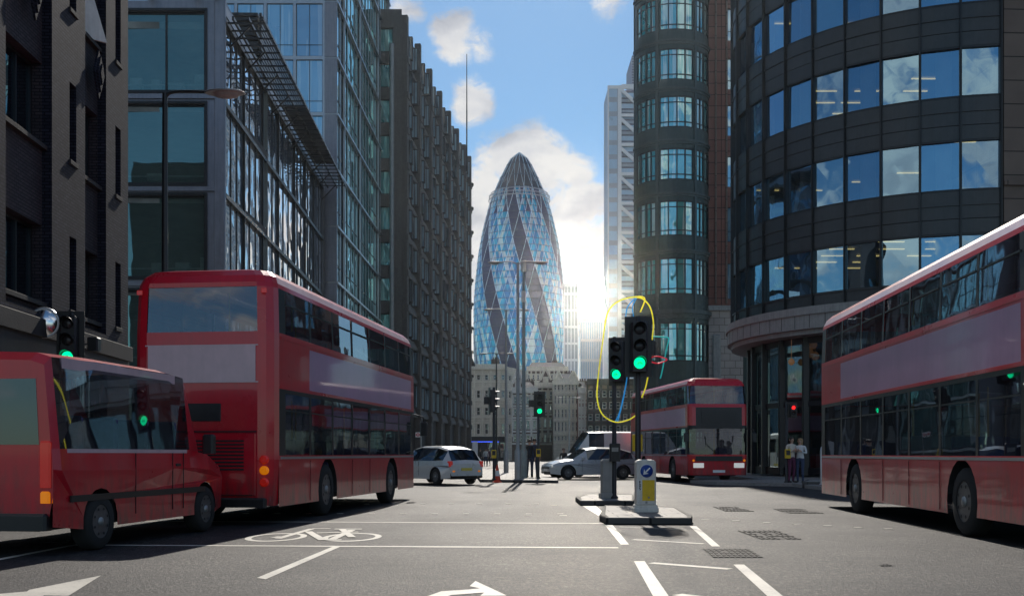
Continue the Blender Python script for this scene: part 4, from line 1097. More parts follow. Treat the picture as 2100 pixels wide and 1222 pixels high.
# ---------------------------------------------------------------- terrace closing the street
def terrace(name, label, px0, px1, Y, top, rows_, ncol, wallm, trim, winw=.45, gf=940, roofm='slate', gable=None, deg=0, cat='building', para=True, depth=12, bay=False):
    s_ = F/Y; x0 = (px0-CX)/s_; x1 = (px1-CX)/s_; W_ = x1-x0
    Z = lambda py: CH+(HY-py)/s_
    rt = empty(name, (x0+W_/2,Y+1,0), 0, label, cat)
    f = Fac(rt, x0, Y, deg); H = Z(top)
    cw = W_/ncol; ops = []
    for i in range(ncol):
        for a, b in rows_: ops.append((cw*i+cw*(1-winw)/2, cw*i+cw*(1+winw)/2, Z(b), Z(a)))
    f.put(wall(W_, 0, H, ops, .3), 'wall', [M[wallm]])
    for o_ in ops: window(f, *o_, .18, 'whitetrim', 'g_far', .1, mull=(), tran=(.5,))
    tr = MB()
    for a, b in rows_:
        tr.box(0,W_,-.18,-.002,Z(b)-.5,Z(b)-.2)
    for (a_, b_, c_, d_) in ops:
        tr.box(a_-.15,a_,-.1,-.001,c_,d_); tr.box(b_,b_+.15,-.1,-.001,c_,d_); tr.box(a_-.2,b_+.2,-.22,-.001,d_,d_+.2)
    for i in range(ncol+1): tr.box(max(0,cw*i-.16),min(W_,cw*i+.16),-.14,-.0015,4,H)
    if para: tr.box(-.1,W_+.1,-.5,-.003,H-.5,H); tr.box(0,W_,-.3,.4,H,H+.5)
    f.put(tr, 'stone_dressings', [M[trim]])
    f.put(MB().quad((0,0,0),(0,depth,0),(0,depth,H),(0,0,H)).quad((W_,0,0),(W_,depth,0),(W_,depth,H),(W_,0,H)).quad((0,depth,0),(W_,depth,0),(W_,depth,H),(0,depth,H)), 'side_walls', [M[wallm]])
    rf = MB(); rf.add([(0,.5,H),(W_,.5,H),(W_,depth,H),(0,depth,H),(1.2,3,H+1.6),(W_-1.2,3,H+1.6),(W_-1.2,depth-3,H+1.6),(1.2,depth-3,H+1.6)],
                      [(0,1,5,4),(1,2,6,5),(2,3,7,6),(3,0,4,7),(4,5,6,7)])
    if roofm == 'flat': rf = MB().quad((0,.1,H-.1),(W_,.1,H-.1),(W_,depth,H-.1),(0,depth,H-.1))
    roof = f.put(rf, 'roof', [M['slate']])
    cx_ = W_*.7
    ch = MB().bbox(cx_-.8,cx_+.8,5,6.0,H+.3,H+1.9,.05)
    for q in range(3): ch.cyl((cx_-.4+.4*q,5.5,H+1.9),(cx_-.4+.4*q,5.5,H+2.3),.14,.11,n=8)
    f.put(ch, 'chimney', [M['dimbrick']])
    if gable:
        for ga, gb, gh in gable:
            a_, b_ = (ga-CX)/s_-x0, (gb-CX)/s_-x0
            g_ = MB(); c_ = (a_+b_)/2
            pts = [(a_,H),(b_,H),(b_,H+gh*.3),(c_,H+gh),(a_,H+gh*.3)]
            g_.add([(x,-.1,z) for x,z in pts]+[(x,.3,z) for x,z in pts], [(0,1,2,3,4),(9,8,7,6,5)]+[(i,(i+1)%5,5+(i+1)%5,5+i) for i in range(5)])
            f.put(g_, 'gable', [M[wallm]])
            g2 = MB()
            for (p, q) in ((4,3),(3,2)):
                x_a, z_a = pts[p]; x_b, z_b = pts[q]; g2.tube([(x_a,-.2,z_a),(x_b,-.2,z_b)], .22, 5)
            g2.box(c_-.5,c_+.5,-.16,-.102,H+.2,H+gh*.5)
            f.put(g2, 'gable_coping', [M[trim]])
    return rt, f, H, W_
t1, f1, H1, W1 = terrace('stone_corner_building', 'cream stone corner building with sash windows and black shopfront', 956,1040,200,752,
        [(768,779),(800,816),(835,851),(868,890)], 5, 'stone', 'stonetrim', .42, roofm='flat')
shp = MB().box(.1,W1-.1,-.35,-.02,.0,.5).box(.1,W1-.1,-.5,-.02,3.3,4.4)
for k in range(7): x = .2+k*(W1-.4)/6; shp.box(x-.12,x+.12,-.4,-.02,.5,3.3)
f1.put(shp, 'shopfront', [M['black']]); f1.put(MB().quad((.2,-.01,.5),(W1-.2,-.01,.5),(W1-.2,-.01,3.3),(.2,-.01,3.3)), 'shop_glass', [M['g_dark']])
f1.put(MB().box(.8,W1*.8,-.62,-.52,3.35,3.5), 'blue_light_strip', [M['bluelight']])
# its return wall down the side street
fr2 = Fac(t1, f1.x+W1, 200, 68)
ops = [(1+2.5*i,2.1+2.5*i,f1_,f2_) for i in range(4) for f1_,f2_ in ((4.9,6.8),(8.4,9.8),(11.6,13.0),(14.9,15.9))]
fr2.put(wall(11, 0, H1, ops, .3), 'return_wall', [M['stone']])
for o_ in ops: window(fr2, *o_, .18, 'whitetrim', 'g_far', .1, tran=(.5,))
terrace('gabled_brick_building', 'soot dark brick building with tall white trimmed gable bays', 1050,1103,178,800,
        [(812,828),(838,852),(862,880),(892,905)], 4, 'dimbrick', 'whitetrim', .5, gable=[(1052,1072,3.6)])
terrace('domed_brick_building', 'brown brick building with curved white gable between the gabled block and stone hotel', 1100,1136,186,790,
        [(802,818),(830,846),(858,876),(890,906)], 3, 'dimbrick', 'stonetrim', .5, gable=[(1108,1130,3.0)])
terrace('stone_terrace_building', 'pale stone building with pediments and close rows of tall windows', 1135,1186,180,783,
        [(786,800),(810,828),(838,856),(864,884),(893,903)], 7, 'stone', 'stonetrim', .55, gable=[(1138,1152,1.8),(1168,1184,1.8)])
terrace('red_brick_building', 'narrow red brick house with white sashes right of the pediment building', 1186,1205,176,800,
        [(808,820),(836,850),(862,876)], 3, 'redbrick', 'whitetrim', .4)
terrace('dark_office_block', 'dark glazed block with flat roof beyond the signals', 1204,1318,174,783,
        [(800,814),(824,838),(848,862),(872,886)], 8, 'dimbrick', 'concretedark', .6, roofm='flat')
terrace('attic_building', 'taller grey attic building rising behind the gabled bays', 1080,1165,230,756,
        [(768,778),(784,796)], 9, 'dimbrick', 'stonetrim', .4)
# ================================================================ VEHICLES
def perim(L, W, rc, xs):
    """outline of a body, front at +x, list of (x, y, side) going anticlockwise"""
    h, q = L/2, W/2; p = []
    for x in sorted(xs, reverse=False): p.append((x,-q,'R'))
    for k in range(4): a = -PI/2+PI/2*k/3; p.append((h-rc+rc*math.cos(a), -q+rc+rc*math.sin(a), 'F' if k == 3 else 'c'))
    for y in (-q*.42, 0, q*.42): p.append((h,y,'F'))
    for k in range(4): a = PI/2*k/3; p.append((h-rc+rc*math.cos(a), q-rc+rc*math.sin(a), 'L' if k == 3 else 'c'))
    for x in sorted(xs, reverse=True): p.append((x,q,'L'))
    for k in range(4): a = PI/2+PI/2*k/3; p.append((-h+rc+rc*math.cos(a), q-rc+rc*math.sin(a), 'B' if k == 3 else 'c'))
    for y in (q*.42, 0, -q*.42): p.append((-h,y,'B'))
    for k in range(4): a = PI+PI/2*k/3; p.append((-h+rc+rc*math.cos(a), -q+rc+rc*math.sin(a), 'R' if k == 3 else 'c'))
    return p
def wheel_parts(root, x, y, r, w_, side):
    s = 1 if side > 0 else -1
    m = MB(); m.lathe([(r*.6,-w_/2),(r*.92,-w_/2),(r,-w_*.36),(r,w_*.36),(r*.92,w_/2),(r*.6,w_/2)], (0,0,0), 28, axis='y', cap=False)
    wh = m.build('wheel', [M['tyre']], root, (x,y,r))
    g = MB(); yy = s*w_*.5
    g.lathe([(.01,yy*.55),(r*.2,yy*.75),(r*.22,yy*.35),(r*.5,yy*.3),(r*.6,yy*.95),(r*.63,yy*.9)], (0,0,0), 20, axis='y')
    for k in range(8):
        a = 2*PI*k/8; g.lathe([(.022,yy*.75),(.022,yy*.3)], (r*.33*math.cos(a),0,r*.33*math.sin(a)), 6, axis='y')
    for k in range(8):
        a = 2*PI*(k+.5)/8; g.lathe([(r*.055,yy*1.0),(.001,yy*1.001)], (r*.47*math.cos(a),0,r*.47*math.sin(a)), 8, axis='y', m=1)
    g.build('rim', [M['rim'],M['blackmat']], wh)
    MB().lathe([(r*.17,yy*.6),(r*.15,yy*1.05),(.001,yy*1.1)], (0,0,0), 12, axis='y').build('hub', [M['galv']], wh)
    return wh
def arch_skirt(L, z0, z1, wheels, ra, rz, yy, x0=None, x1=None):
    pts = [(x0 if x0 is not None else -L/2, z0)]
    for wx in sorted(wheels):
        h = rz - z0
        a0 = math.asin(max(-1,min(1,-h/ra)))
        for k in range(13):
            a = (PI-a0) + ((a0)-(PI-a0))*k/12
            pts.append((wx+ra*math.cos(a), rz+ra*math.sin(a)))
    xe = x1 if x1 is not None else L/2
    pts += [(xe,z0),(xe,z1),(x0 if x0 is not None else -L/2, z1)]
    return [(x,yy,z) for x,z in pts]

def place(root, p_rear, p_front, W):
    a = Vector(p_rear); b = Vector(p_front); d = (b-a).normalized(); left = Vector((-d.y,d.x))
    c = (a+b)/2 + left*W/2
    root.location = (c.x,c.y,0); root.rotation_euler = (0,0,math.atan2(d.y,d.x))

def make_bus(L, label, ad, rear_detail=True, name='double_decker_bus'):
    W, rc = 2.52, .28
    root = empty(name, (0,0,0), 0, label, 'bus', 'red double-decker buses in the street')
    h = L/2
    nW = 7; xs0 = -h+.55; xs1 = h-.55; pw = (xs1-xs0)/nW
    xs = []
    for k in range(nW): xs += [xs0+pw*k+.05, xs0+pw*(k+1)-.05]
    P = perim(L, W, rc, xs); n = len(P)
    # level: z, inset
    lv = [(.32,.03),(1.1,0),(1.17,0),(2.24,0),(2.31,.0),(2.37,0),(3.12,.0),(3.26,0),(4.02,.025),(4.1,.04),(4.22,.09),(4.32,.2),(4.37,.42)]
    def pt(i, k):
        x, y, sd_ = P[i % n]; z, ins = lv[k]
        fx = (L/2-ins)/(L/2); fy = (W/2-ins)/(W/2)
        rake = 0
        if x > h-.9: rake = -.30*max(0,(z-3.0))/1.3*((x-(h-.9))/.9)
        if x > h-.9 and z < 2.3: rake = .0
        return (x*fx+rake, y*fy, z)
    shell = MB(); trim = MB(); adm = MB(); glass = {}
    BODY, BLACK, AD, PINK = 0, 1, 2, 3
    for i in range(n):
        a, b = P[i], P[(i+1)%n]
        side = a[2] if a[2] != 'c' else 'c'
        mid = ((a[0]+b[0])/2, (a[1]+b[1])/2)
        onside = abs(abs(a[1])-W/2) < 1e-6 and abs(abs(b[1])-W/2) < 1e-6
        front = abs(a[0]-h) < 1e-6 and abs(b[0]-h) < 1e-6
        back = abs(a[0]+h) < 1e-6 and abs(b[0]+h) < 1e-6
        win = False
        if onside and abs(mid[0]) < xs1: win = abs(a[0]-b[0]) > .3
        fcorner = mid[0] > h-rc and not front and not onside
        for k in range(len(lv)-1):
            z0 = lv[k][0]
            q = (pt(i,k), pt(i+1,k), pt(i+1,k+1), pt(i,k+1))
            if k == 0 and onside: continue
            mi = BODY; gl = None
            if k in (2,) or k in (3,) and False: pass
            if k == 2: # lower windows 1.17 - 2.24
                if win: gl = 'lower'
                elif onside: mi = BLACK
                if front or fcorner: gl = 'windscreen'
                if back: mi = BODY
            elif k in (3,4): mi = BLACK if (onside and k == 3) else (BLACK if front or fcorner else BODY)
            elif k == 5: # advert band 2.37 - 3.12
                if onside and xs0+pw*.5 < mid[0] < xs1-pw*.2: mi = AD
                elif back: mi = AD if ad == 2 else BODY
                elif front: mi = BLACK if abs(mid[1]) < W*.3 else BODY
            elif k == 7: # upper windows
                if win: gl = 'upper'
                elif onside: mi = BLACK
                elif front or fcorner: gl = 'front_upper'
                elif back and abs(mid[1]) < W*.4: gl = 'rear_upper'
            elif k == 9: mi = PINK if onside else BODY
            if gl:
                key = (gl, 0 if gl in ('windscreen','front_upper','rear_upper') else round(mid[0],2), mid[1] > 0)
                if gl in ('windscreen','front_upper','rear_upper'): key = (gl,0,0)
                g = glass.setdefault(key, MB())
                c = Vector((mid[0],mid[1],0)).normalized()*.015
                g.quad(*[(p[0]-c.x,p[1]-c.y,p[2]) for p in q])
            else: shell.quad(*q, mi)
    top = [pt(i, len(lv)-1) for i in range(n)]; shell.poly(top, BODY)
    wheels = [-h+3.1, h-2.7]; rw = .5
    for s in (-1,1):
        shell.poly(arch_skirt(L, .3, 1.1, wheels, .62, .5, s*(W/2-.004), -h+rc, h-rc), BODY)
        for wx in wheels:
            for k in range(12):
                a0 = PI*k/12-.15; a1 = PI*(k+1)/12-.15
                trim.quad((wx+.62*math.cos(a0),s*(W/2-.004),.5+.62*math.sin(a0)),(wx+.62*math.cos(a1),s*(W/2-.004),.5+.62*math.sin(a1)),(wx+.62*math.cos(a1),s*(W/2-.5),.5+.62*math.sin(a1)),(wx+.62*math.cos(a0),s*(W/2-.5),.5+.62*math.sin(a0)))
    trim.box(-h+.3,h-.3,-W/2+.45,W/2-.45,.28,.36)
    shell.build('body', [M['red'],M['black'],M['pinkad'],M['paleband']], root)
    trim.build('wheel_arches', [M['blackmat']], root)
    # thin proud strips along the flanks
    tr = MB()
    for s in (-1,1):
        y0, y1 = (s*(W/2+.001), s*(W/2+.012)) if s > 0 else (s*(W/2+.012), s*(W/2+.001))
        for z in (1.12,): tr.box(-h+.35,h-.35,y0,y1,z-.012,z+.03,1)
        for z in (2.33,3.18): tr.box(-h+.35,h-.35,y0,y1,z-.02,z+.02,0)
        for x in [xs0+pw*q for q in range(1,nW)]: tr.box(x-.004,x+.004,y0,y1-.004*s if s>0 else y1,.34,1.08,2) if all(abs(x-wx) > .8 for wx in wheels) else None
    tr.build('side_strips', [M['red'],M['alu'],M['darkred']], root)
    for key, g in glass.items():
        nm = {'windscreen':'windscreen','front_upper':'upper_front_window','rear_upper':'rear_window'}.get(key[0],'window')
        o = g.build(nm, [M['g_bus']], root)
        if nm == 'window':
            # opening hopper bar
            zz = 1.95 if key[0] == 'lower' else 3.78
            s = 1 if key[2] else -1; x = key[1]
            MB().box(x-pw/2+.07,x+pw/2-.07,s*(W/2-.01)-.008,s*(W/2-.01)+.008,zz-.012,zz+.012).build('hopper_bar', [M['black']], o)
    for wx in wheels:
        for s in (-1,1): wheel_parts(root, wx, s*(W/2-.17), rw, .28, -s)
    # decks, stairs, seats, poles
    it = MB(); it.box(-h+.15,h-.15,-W/2+.08,W/2-.08,.36,.42); it.box(-h+.15,h-.2,-W/2+.08,W/2-.08,2.3,2.36)
    it.box(-h+.12,-h+.9,-W/2+.1,W/2-.1,.4,2.25); it.box(-.4,1.6,-W/2+.12,-W/2+.75,.42,1.5)
    it.box(-h+.12,-h+.2,-W/2+.1,W/2-.1,2.36,3.2)
    it.build('deck_floors', [M['interior']], root)
    sm = MB(); sm.bbox(-.21,.21,-.43,.43,.32,.44,.03); sm.add([(-.21,-.43,.44),(-.13,-.43,.44),(-.13,.43,.44),(-.21,.43,.44),(-.31,-.43,1.02),(-.24,-.43,1.04),(-.24,.43,1.04),(-.31,.43,1.02)],
        [(0,1,5,4),(1,2,6,5),(2,3,7,6),(3,0,4,7),(4,5,6,7)]); sm.box(-.05,.05,-.3,.3,0,.32)
    sd2 = sm.data('seat', [M['seatblue']])
    for dk, zz in ((0,.42),(1,2.36)):
        k = 0; x = -h+1.6
        while x < h-(2.3 if dk == 0 else 1.2):
            for s in (-1,1):
                if dk == 0 and s < 0 and -.6 < x < 1.8: continue
                link('seat', sd2, root, (x, s*.72, zz))
            x += 1.02
    pp = MB()
    for dk, zz in ((0,.42),(1,2.36)):
        for k in range(5):
            x = -h+1.9+k*1.9; pp.cyl((x,.28*(-1)**k,zz),(x,.28*(-1)**k,zz+1.85),.017,n=6)
    pp.build('grab_poles', [M['pole_y']], root)
    # front: lamps, blind, mirrors, wipers, grille
    for s in (-1,1):
        m = MB(); m.bbox(h-.06,h+.02,s*.86-.22,s*.86+.22,.62,.82,.015); m.build('headlight', [M['headlamp']], root)
        m = MB(); m.lathe([(.05,0),(.05,.04),(.04,.05)], (h-.02,s*1.08,.92), 10, axis='x'); m.build('indicator', [M['amber']], root)
        m = MB(); m.tube([(h-.2,s*1.24,2.25),(h+.15,s*1.42,2.2),(h+.2,s*1.44,2.05)], .02, 6); m.bbox(h+.12,h+.24,s*1.44-.1,s*1.44+.1,1.68,2.06,.03); m.build('mirror', [M['black']], root)
    m = MB(); m.box(h+.002,h+.012,-.75,.75,2.45,2.95); m.build('destination_blind', [M['black']], root)
    m = MB(); m.box(h+.002,h+.01,-.26,.26,.42,.53); m.build('front_number_plate', [M['signwhite']], root)
    m = MB()
    for s in (-1,1): m.tube([(h+.015,s*.1,1.2),(h+.02,s*.55,1.6),(h+.02,s*.6,1.95)], .012, 5)
    m.box(h+.002,h+.02,-1.0,1.0,.9,1.1); m.build('wipers', [M['black']], root)
    # rear: engine cover with slats, lamps, plate, small destination box
    m = MB(); m.bbox(-h-.02,-h+.02,-.95,.95,.5,1.55,.015)
    m.build('engine_cover', [M['red']], root)
    m = MB()
    for k in range(9): m.box(-h-.032,-h-.021,-.75,.75,.92+.06*k,.95+.06*k)
    m.box(-h-.03,-h-.021,-.97,.97,1.56,1.585).box(-h-.028,-h-.02,-.9,.9,.5,.512)
    m.build('engine_grille', [M['blackmat']], root)
    for s in (-1,1):
        for z, mt_, nm in ((.72,'tail','tail_lamp'),(.92,'amber','indicator'),(1.1,'tail','tail_lamp')):
            MB().lathe([(.075,.03),(.075,-.035),(.055,-.05)], (-h,s*1.1,z), 14, axis='x').build(nm, [M[mt_]], root)
        MB().bbox(-h-.03,-h,s*1.1-.05,s*1.1+.05,3.9,3.98,.01).build('tail_lamp', [M['tail']], root)
    MB().box(-h-.036,-h-.022,-.28,.28,.6,.72).build('rear_number_plate', [M['plate_y']], root)
    MB().bbox(-h-.02,-h+.01,-.34,.34,1.75,2.05,.01).build('rear_destination_box', [M['black']], root)
    MB().box(-h-.018,-h+.01,-.95,.95,2.42,3.02).box(-h-.02,-h-.019,-1.0,1.0,2.4,2.42).box(-h-.02,-h-.019,-1.0,1.0,3.02,3.04).build('rear_advert_panel', [M['pinkad' if ad == 2 else 'paleband']], root)
    m = MB(); m.bbox(-h-.12,-h+.02,-1.15,1.15,.3,.46,.03); m.build('bumper', [M['black']], root)
    return root

bus_a = make_bus(11.1, 'red double-decker bus seen from behind in the left lane, filling the left of the street', 1)
place(bus_a, (-4.0,18.0), (-2.6,29.0), 2.52)
bus_c = make_bus(11.9, 'red double-decker bus with broad lavender band, cut off by the right edge', 1)
place(bus_c, (7.12,24.9), (6.42,13.0), 2.52)
bus_d = make_bus(11.1, 'red double-decker bus approaching behind the traffic signals on the right', 1)
place(bus_d, (6.05,55.2), (7.3,44.2), 2.52)

# ---- smaller vehicles: one shell lofted through cross sections
def car_shell(root, st, Wd, bodym, glassm, wheels, rw, arch, glass_st, name='body', ww=.2, low=.22):
    """st: stations (x, z_low, z_belt, z_roof, half width, roof half width); glass between stations in glass_st"""
    shell = MB(); glass = {'window_left': MB(), 'window_right': MB(), 'windscreen': MB(), 'rear_window': MB()}
    def ring(s):
        x, zl, zb_, zr_, hw, rh = s
        h_ = zb_-zl
        pts = [(-hw*.94,zl),(-hw,zl+h_*.35),(-hw,zl+h_*.72),(-hw*.975,zb_),(-rh,zr_-.06),(-rh*.8,zr_-.004),(0,zr_+.02)]
        if zr_-zb_ < .06: pts = [(-hw*.94,zl),(-hw,zl+h_*.35),(-hw,zl+h_*.72),(-hw*.94,zb_-.02),(-hw*.8,zb_+.005),(-hw*.5,zr_+.01),(0,zr_+.025)]
        return [(x,y,z) for y,z in pts] + [(x,-y,z) for y,z in reversed(pts[:-1])]
    rs = [ring(s) for s in st]
    for i in range(len(rs)-1):
        for j in range(12):
            q = (rs[i][j],rs[i+1][j],rs[i+1][j+1],rs[i][j+1])
            gz = None
            ta, tb = st[i][3]-st[i][2] > .06, st[i+1][3]-st[i+1][2] > .06
            if j in (3,8) and i in glass_st: gz = 'window_right' if j == 3 else 'window_left'
            if ta != tb and j in (4,5,6,7): gz = 'windscreen' if tb is False else 'rear_window'
            if ta != tb and j in (3,8): gz = None
            if j in (0,1) or j in (10,11): continue_side = True
            else: continue_side = False
            if continue_side: continue
            if gz: glass[gz].quad(*q)
            else: shell.add(list(q), [(0,1,2,3)], 0, True)
    # flanks with cut arches
    for s in (-1,1):
        top = [(p[2][0], p[2][1]*(-s), p[2][2]) for p in rs]
        x0, x1 = st[0][0], st[-1][0]
        low_pts = []
        for wx in sorted(wheels):
            hh = rw-low; a0 = math.asin(-min(1,hh/arch))
            for k in range(11):
                a = (PI-a0)+(a0-(PI-a0))*k/10
                low_pts.append((wx+arch*math.cos(a), max(low,rw+arch*math.sin(a))))
        xs_l = [(x0,low+.06)]+low_pts+[(x1,low+.06)]
        def hw_at(x):
            for a, b in zip(st, st[1:]):
                if a[0] <= x <= b[0]: return a[4]+(b[4]-a[4])*(x-a[0])/(b[0]-a[0])
            return st[0][4]
        poly = [(x,s*hw_at(x)*.995,z) for x,z in xs_l] + [(p[0],s*abs(p[1]),p[2]) for p in reversed(top)]
        shell.poly(poly, 0)
    for e in (0,-1):
        r_ = rs[e]; shell.poly(r_ if e else r_[::-1], 0)
    shell.build(name, [bodym], root)
    for k, g in glass.items():
        if g.f: g.build(k, [glassm], root)
    un = MB(); un.box(st[0][0]+.12,st[-1][0]-.12,-Wd/2+.3,Wd/2-.3,low,low+.25)
    for wx in wheels:
        for s in (-1,1):
            for k in range(10):
                a0 = PI*k/10; a1 = PI*(k+1)/10; yo = s*(Wd/2-.03)
                un.quad((wx+arch*math.cos(a0),yo,rw+arch*math.sin(a0)),(wx+arch*math.cos(a1),yo,rw+arch*math.sin(a1)),(wx+arch*math.cos(a1),yo-s*.35,rw+arch*math.sin(a1)),(wx+arch*math.cos(a0),yo-s*.35,rw+arch*math.sin(a0)))
    un.build('underbody', [M['blackmat']], root)
    for wx in wheels:
        for s in (-1,1): wheel_parts(root, wx, s*(Wd/2-.12), rw, ww, -s)

def make_car(name, label, bodym, cat='car', loc=(0,0), deg=0, estate=True):
    root = empty(name, (loc[0],loc[1],0), R(deg), label, cat)
    tail = [(-2.2,.35,.78,.80,.76,.6),(-2.14,.28,.92,.94,.84,.62)] 
    st = tail + [(-1.85,.24,.95,1.36 if estate else 1.3,.88,.62),(-1.2,.22,.93,1.48,.9,.64),(-.1,.22,.92,1.5,.9,.66),(.45,.22,.92,1.42,.9,.64),(1.15,.22,.93,.95,.89,.6),(1.75,.24,.84,.85,.86,.6),(2.1,.28,.72,.73,.78,.55),(2.22,.36,.6,.61,.66,.5)]
    car_shell(root, st, 1.8, bodym, M['g_car'], [-1.35,1.4], .32, .38, (2,3,4))
    for s in (-1,1):
        MB().bbox(1.98,2.17,s*.6-.15,s*.6+.15,.58,.7,.03).build('headlight', [M['headlamp']], root)
        MB().bbox(-2.2,-2.05,s*.72-.09,s*.72+.09,.7,.92,.02).build('tail_lamp', [M['tail']], root)
        MB().bbox(-2.21,-2.12,s*.6-.06,s*.6+.06,.5,.56,.01).build('indicator', [M['amber']], root)
        MB().bbox(.62,.75,s*.96-.09,s*.96+.09,.92,1.06,.03).build('mirror', [bodym], root)
        for x in (-.75,.3): MB().box(x-.08,x+.08,s*.895-.01,s*.895+.02,.8,.83).build('door_handle', [M['alu']], root)
        [MB().box(x,x+.01,s*.898-.004,s*.898+.006,.35,.9).build('door_gap', [M['black']], root) for x in (-.21,.72)]
    MB().box(-2.215,-2.2,-.25,.25,.55,.66).build('rear_number_plate', [M['plate_y']], root)
    MB().box(2.215,2.23,-.25,.25,.4,.5).build('front_number_plate', [M['signwhite']], root)
    MB().box(2.16,2.23,-.5,.5,.5,.58).build('grille', [M['black']], root)
    return root
make_car('silver_estate_car', 'silver estate car just ahead of the left bus, tail towards the traffic island', M['silver'], loc=(-3.1,43.0), deg=128)
make_car('silver_saloon_car', 'silver car crossing in front of the white van right of the island', M['silver'], loc=(3.7,51.0), deg=197, estate=False)
def make_van(name, label, bodym, L, W, H, loc=None, deg=0, cat='van', glassrow=False, band=None):
    root = empty(name, (0,0,0), R(deg), label, cat)
    if loc: root.location = (loc[0],loc[1],0)
    h = L/2; q = W/2
    st = [(-h,.4,H*.52,H-.12,q*.95,q*.84),(-h+.1,.35,H*.52,H-.02,q,q*.87),(-h+1.1,.3,H*.52,H,q,q*.88),(-h+2.1,.3,H*.52,H,q,q*.88),(-h+3.1,.3,H*.52,H,q,q*.88),(h-1.5,.3,H*.52,H-.03,q,q*.87),(h-.75,.3,H*.5,H*.515,q*.98,q*.7),(h-.15,.32,H*.42,H*.43,q*.92,q*.6),(h,.38,H*.3,H*.31,q*.84,q*.6)]
    car_shell(root, st, W, bodym, M['g_bus'] if glassrow else M['g_car'], [-h+1.0,h-.95], .35, .42, (1,2,3,4) if glassrow else (4,), ww=.24, low=.28)
    for s in (-1,1):
        MB().bbox(h-.22,h-.02,s*q*.72-.14,s*q*.72+.14,.66,.86,.03).build('headlight', [M['headlamp']], root)
        MB().bbox(-h-.03,-h+.1,s*q*.86-.07,s*q*.86+.07,.8,1.35,.02).build('tail_lamp', [M['tail']], root)
        MB().bbox(-h-.035,-h+.1,s*q*.86-.06,s*q*.86+.06,.62,.76,.02).build('indicator', [M['amber']], root)
        MB().bbox(h-1.15,h-1.0,s*(q+.1)-.09,s*(q+.1)+.09,1.2,1.5,.03).build('mirror', [M['black']], root)
        MB().box(-h+.3,h-1.0,s*q-.006,s*q+.015,.62,.7).build('rubbing_strip', [M['black']], root)
        for x in (-h+1.9,-h+3.0,h-1.75): MB().box(x-.006,x+.006,s*q-.003,s*q+.006,.4,H*.5).build('door_gap', [M['black']], root)
        MB().bbox(h-2.0,h-1.85,s*q-.01,s*q+.03,1.02,1.06,.008).build('door_handle', [M['black']], root)
        if band: MB().box(-h+.25,h-1.6,s*q*.975-.01,s*q*.975+.022,H*.5,H*.5+.05).box(-h+.3,h-1.8,s*q*.885-.004,s*q*.885+.03,H-.2,H-.07).build('pale_stripe', [band], root)
    MB().box(-h-.02,-h-.001,-.27,.27,.55,.66).build('rear_number_plate', [M['plate_y']], root)
    MB().bbox(-h-.08,-h+.1,-q*.9,q*.9,.3,.5,.03).build('bumper', [M['black']], root)
    if glassrow:
        for k in range(4):
            for sy_ in (-.55,.55):
                st_ = MB().bbox(-.21,.21,-.42,.42,0,.12,.03).bbox(-.3,-.2,-.42,.42,.0,.72,.03)
                st_.build('seat', [M['seatblue']], root, (-h+.9+k*.85,sy_,.95))
    rw_ = MB(); z0, z1 = H*.54, H*.86
    for s in (-1,1): rw_.quad((-h-.004,s*.06,z0),(-h-.004,s*q*.78,z0),(-h-.004,s*q*.74,z1),(-h-.004,s*.06,z1))
    rw_.build('rear_window', [M['g_car']], root)
    MB().box(-h-.006,-h-.001,-.008,.008,.5,H-.2).box(-h-.02,-h-.001,.07,.13,1.0,1.25).build('rear_door_gap', [M['black']], root)
    MB().box(h-.04,h+.01,-.5,.5,.48,.62).build('grille', [M['black']], root)
    return root
mb_ = make_van('red_minibus', 'red minibus with dark windows behind the left bus, cut off by the left edge', M['red'], 5.1, 2.05, 2.42, cat='minibus', glassrow=True, band=M['paleband'])
place(mb_, (-5.3,12.6), (-4.62,17.5), 2.05)
mb_.rotation_euler[2] = math.atan2(4.9,.68)
make_van('white_van', 'white box van behind the silver car in the middle distance', M['white'], 5.4, 2.0, 2.35, loc=(5.0,56.5), deg=190)

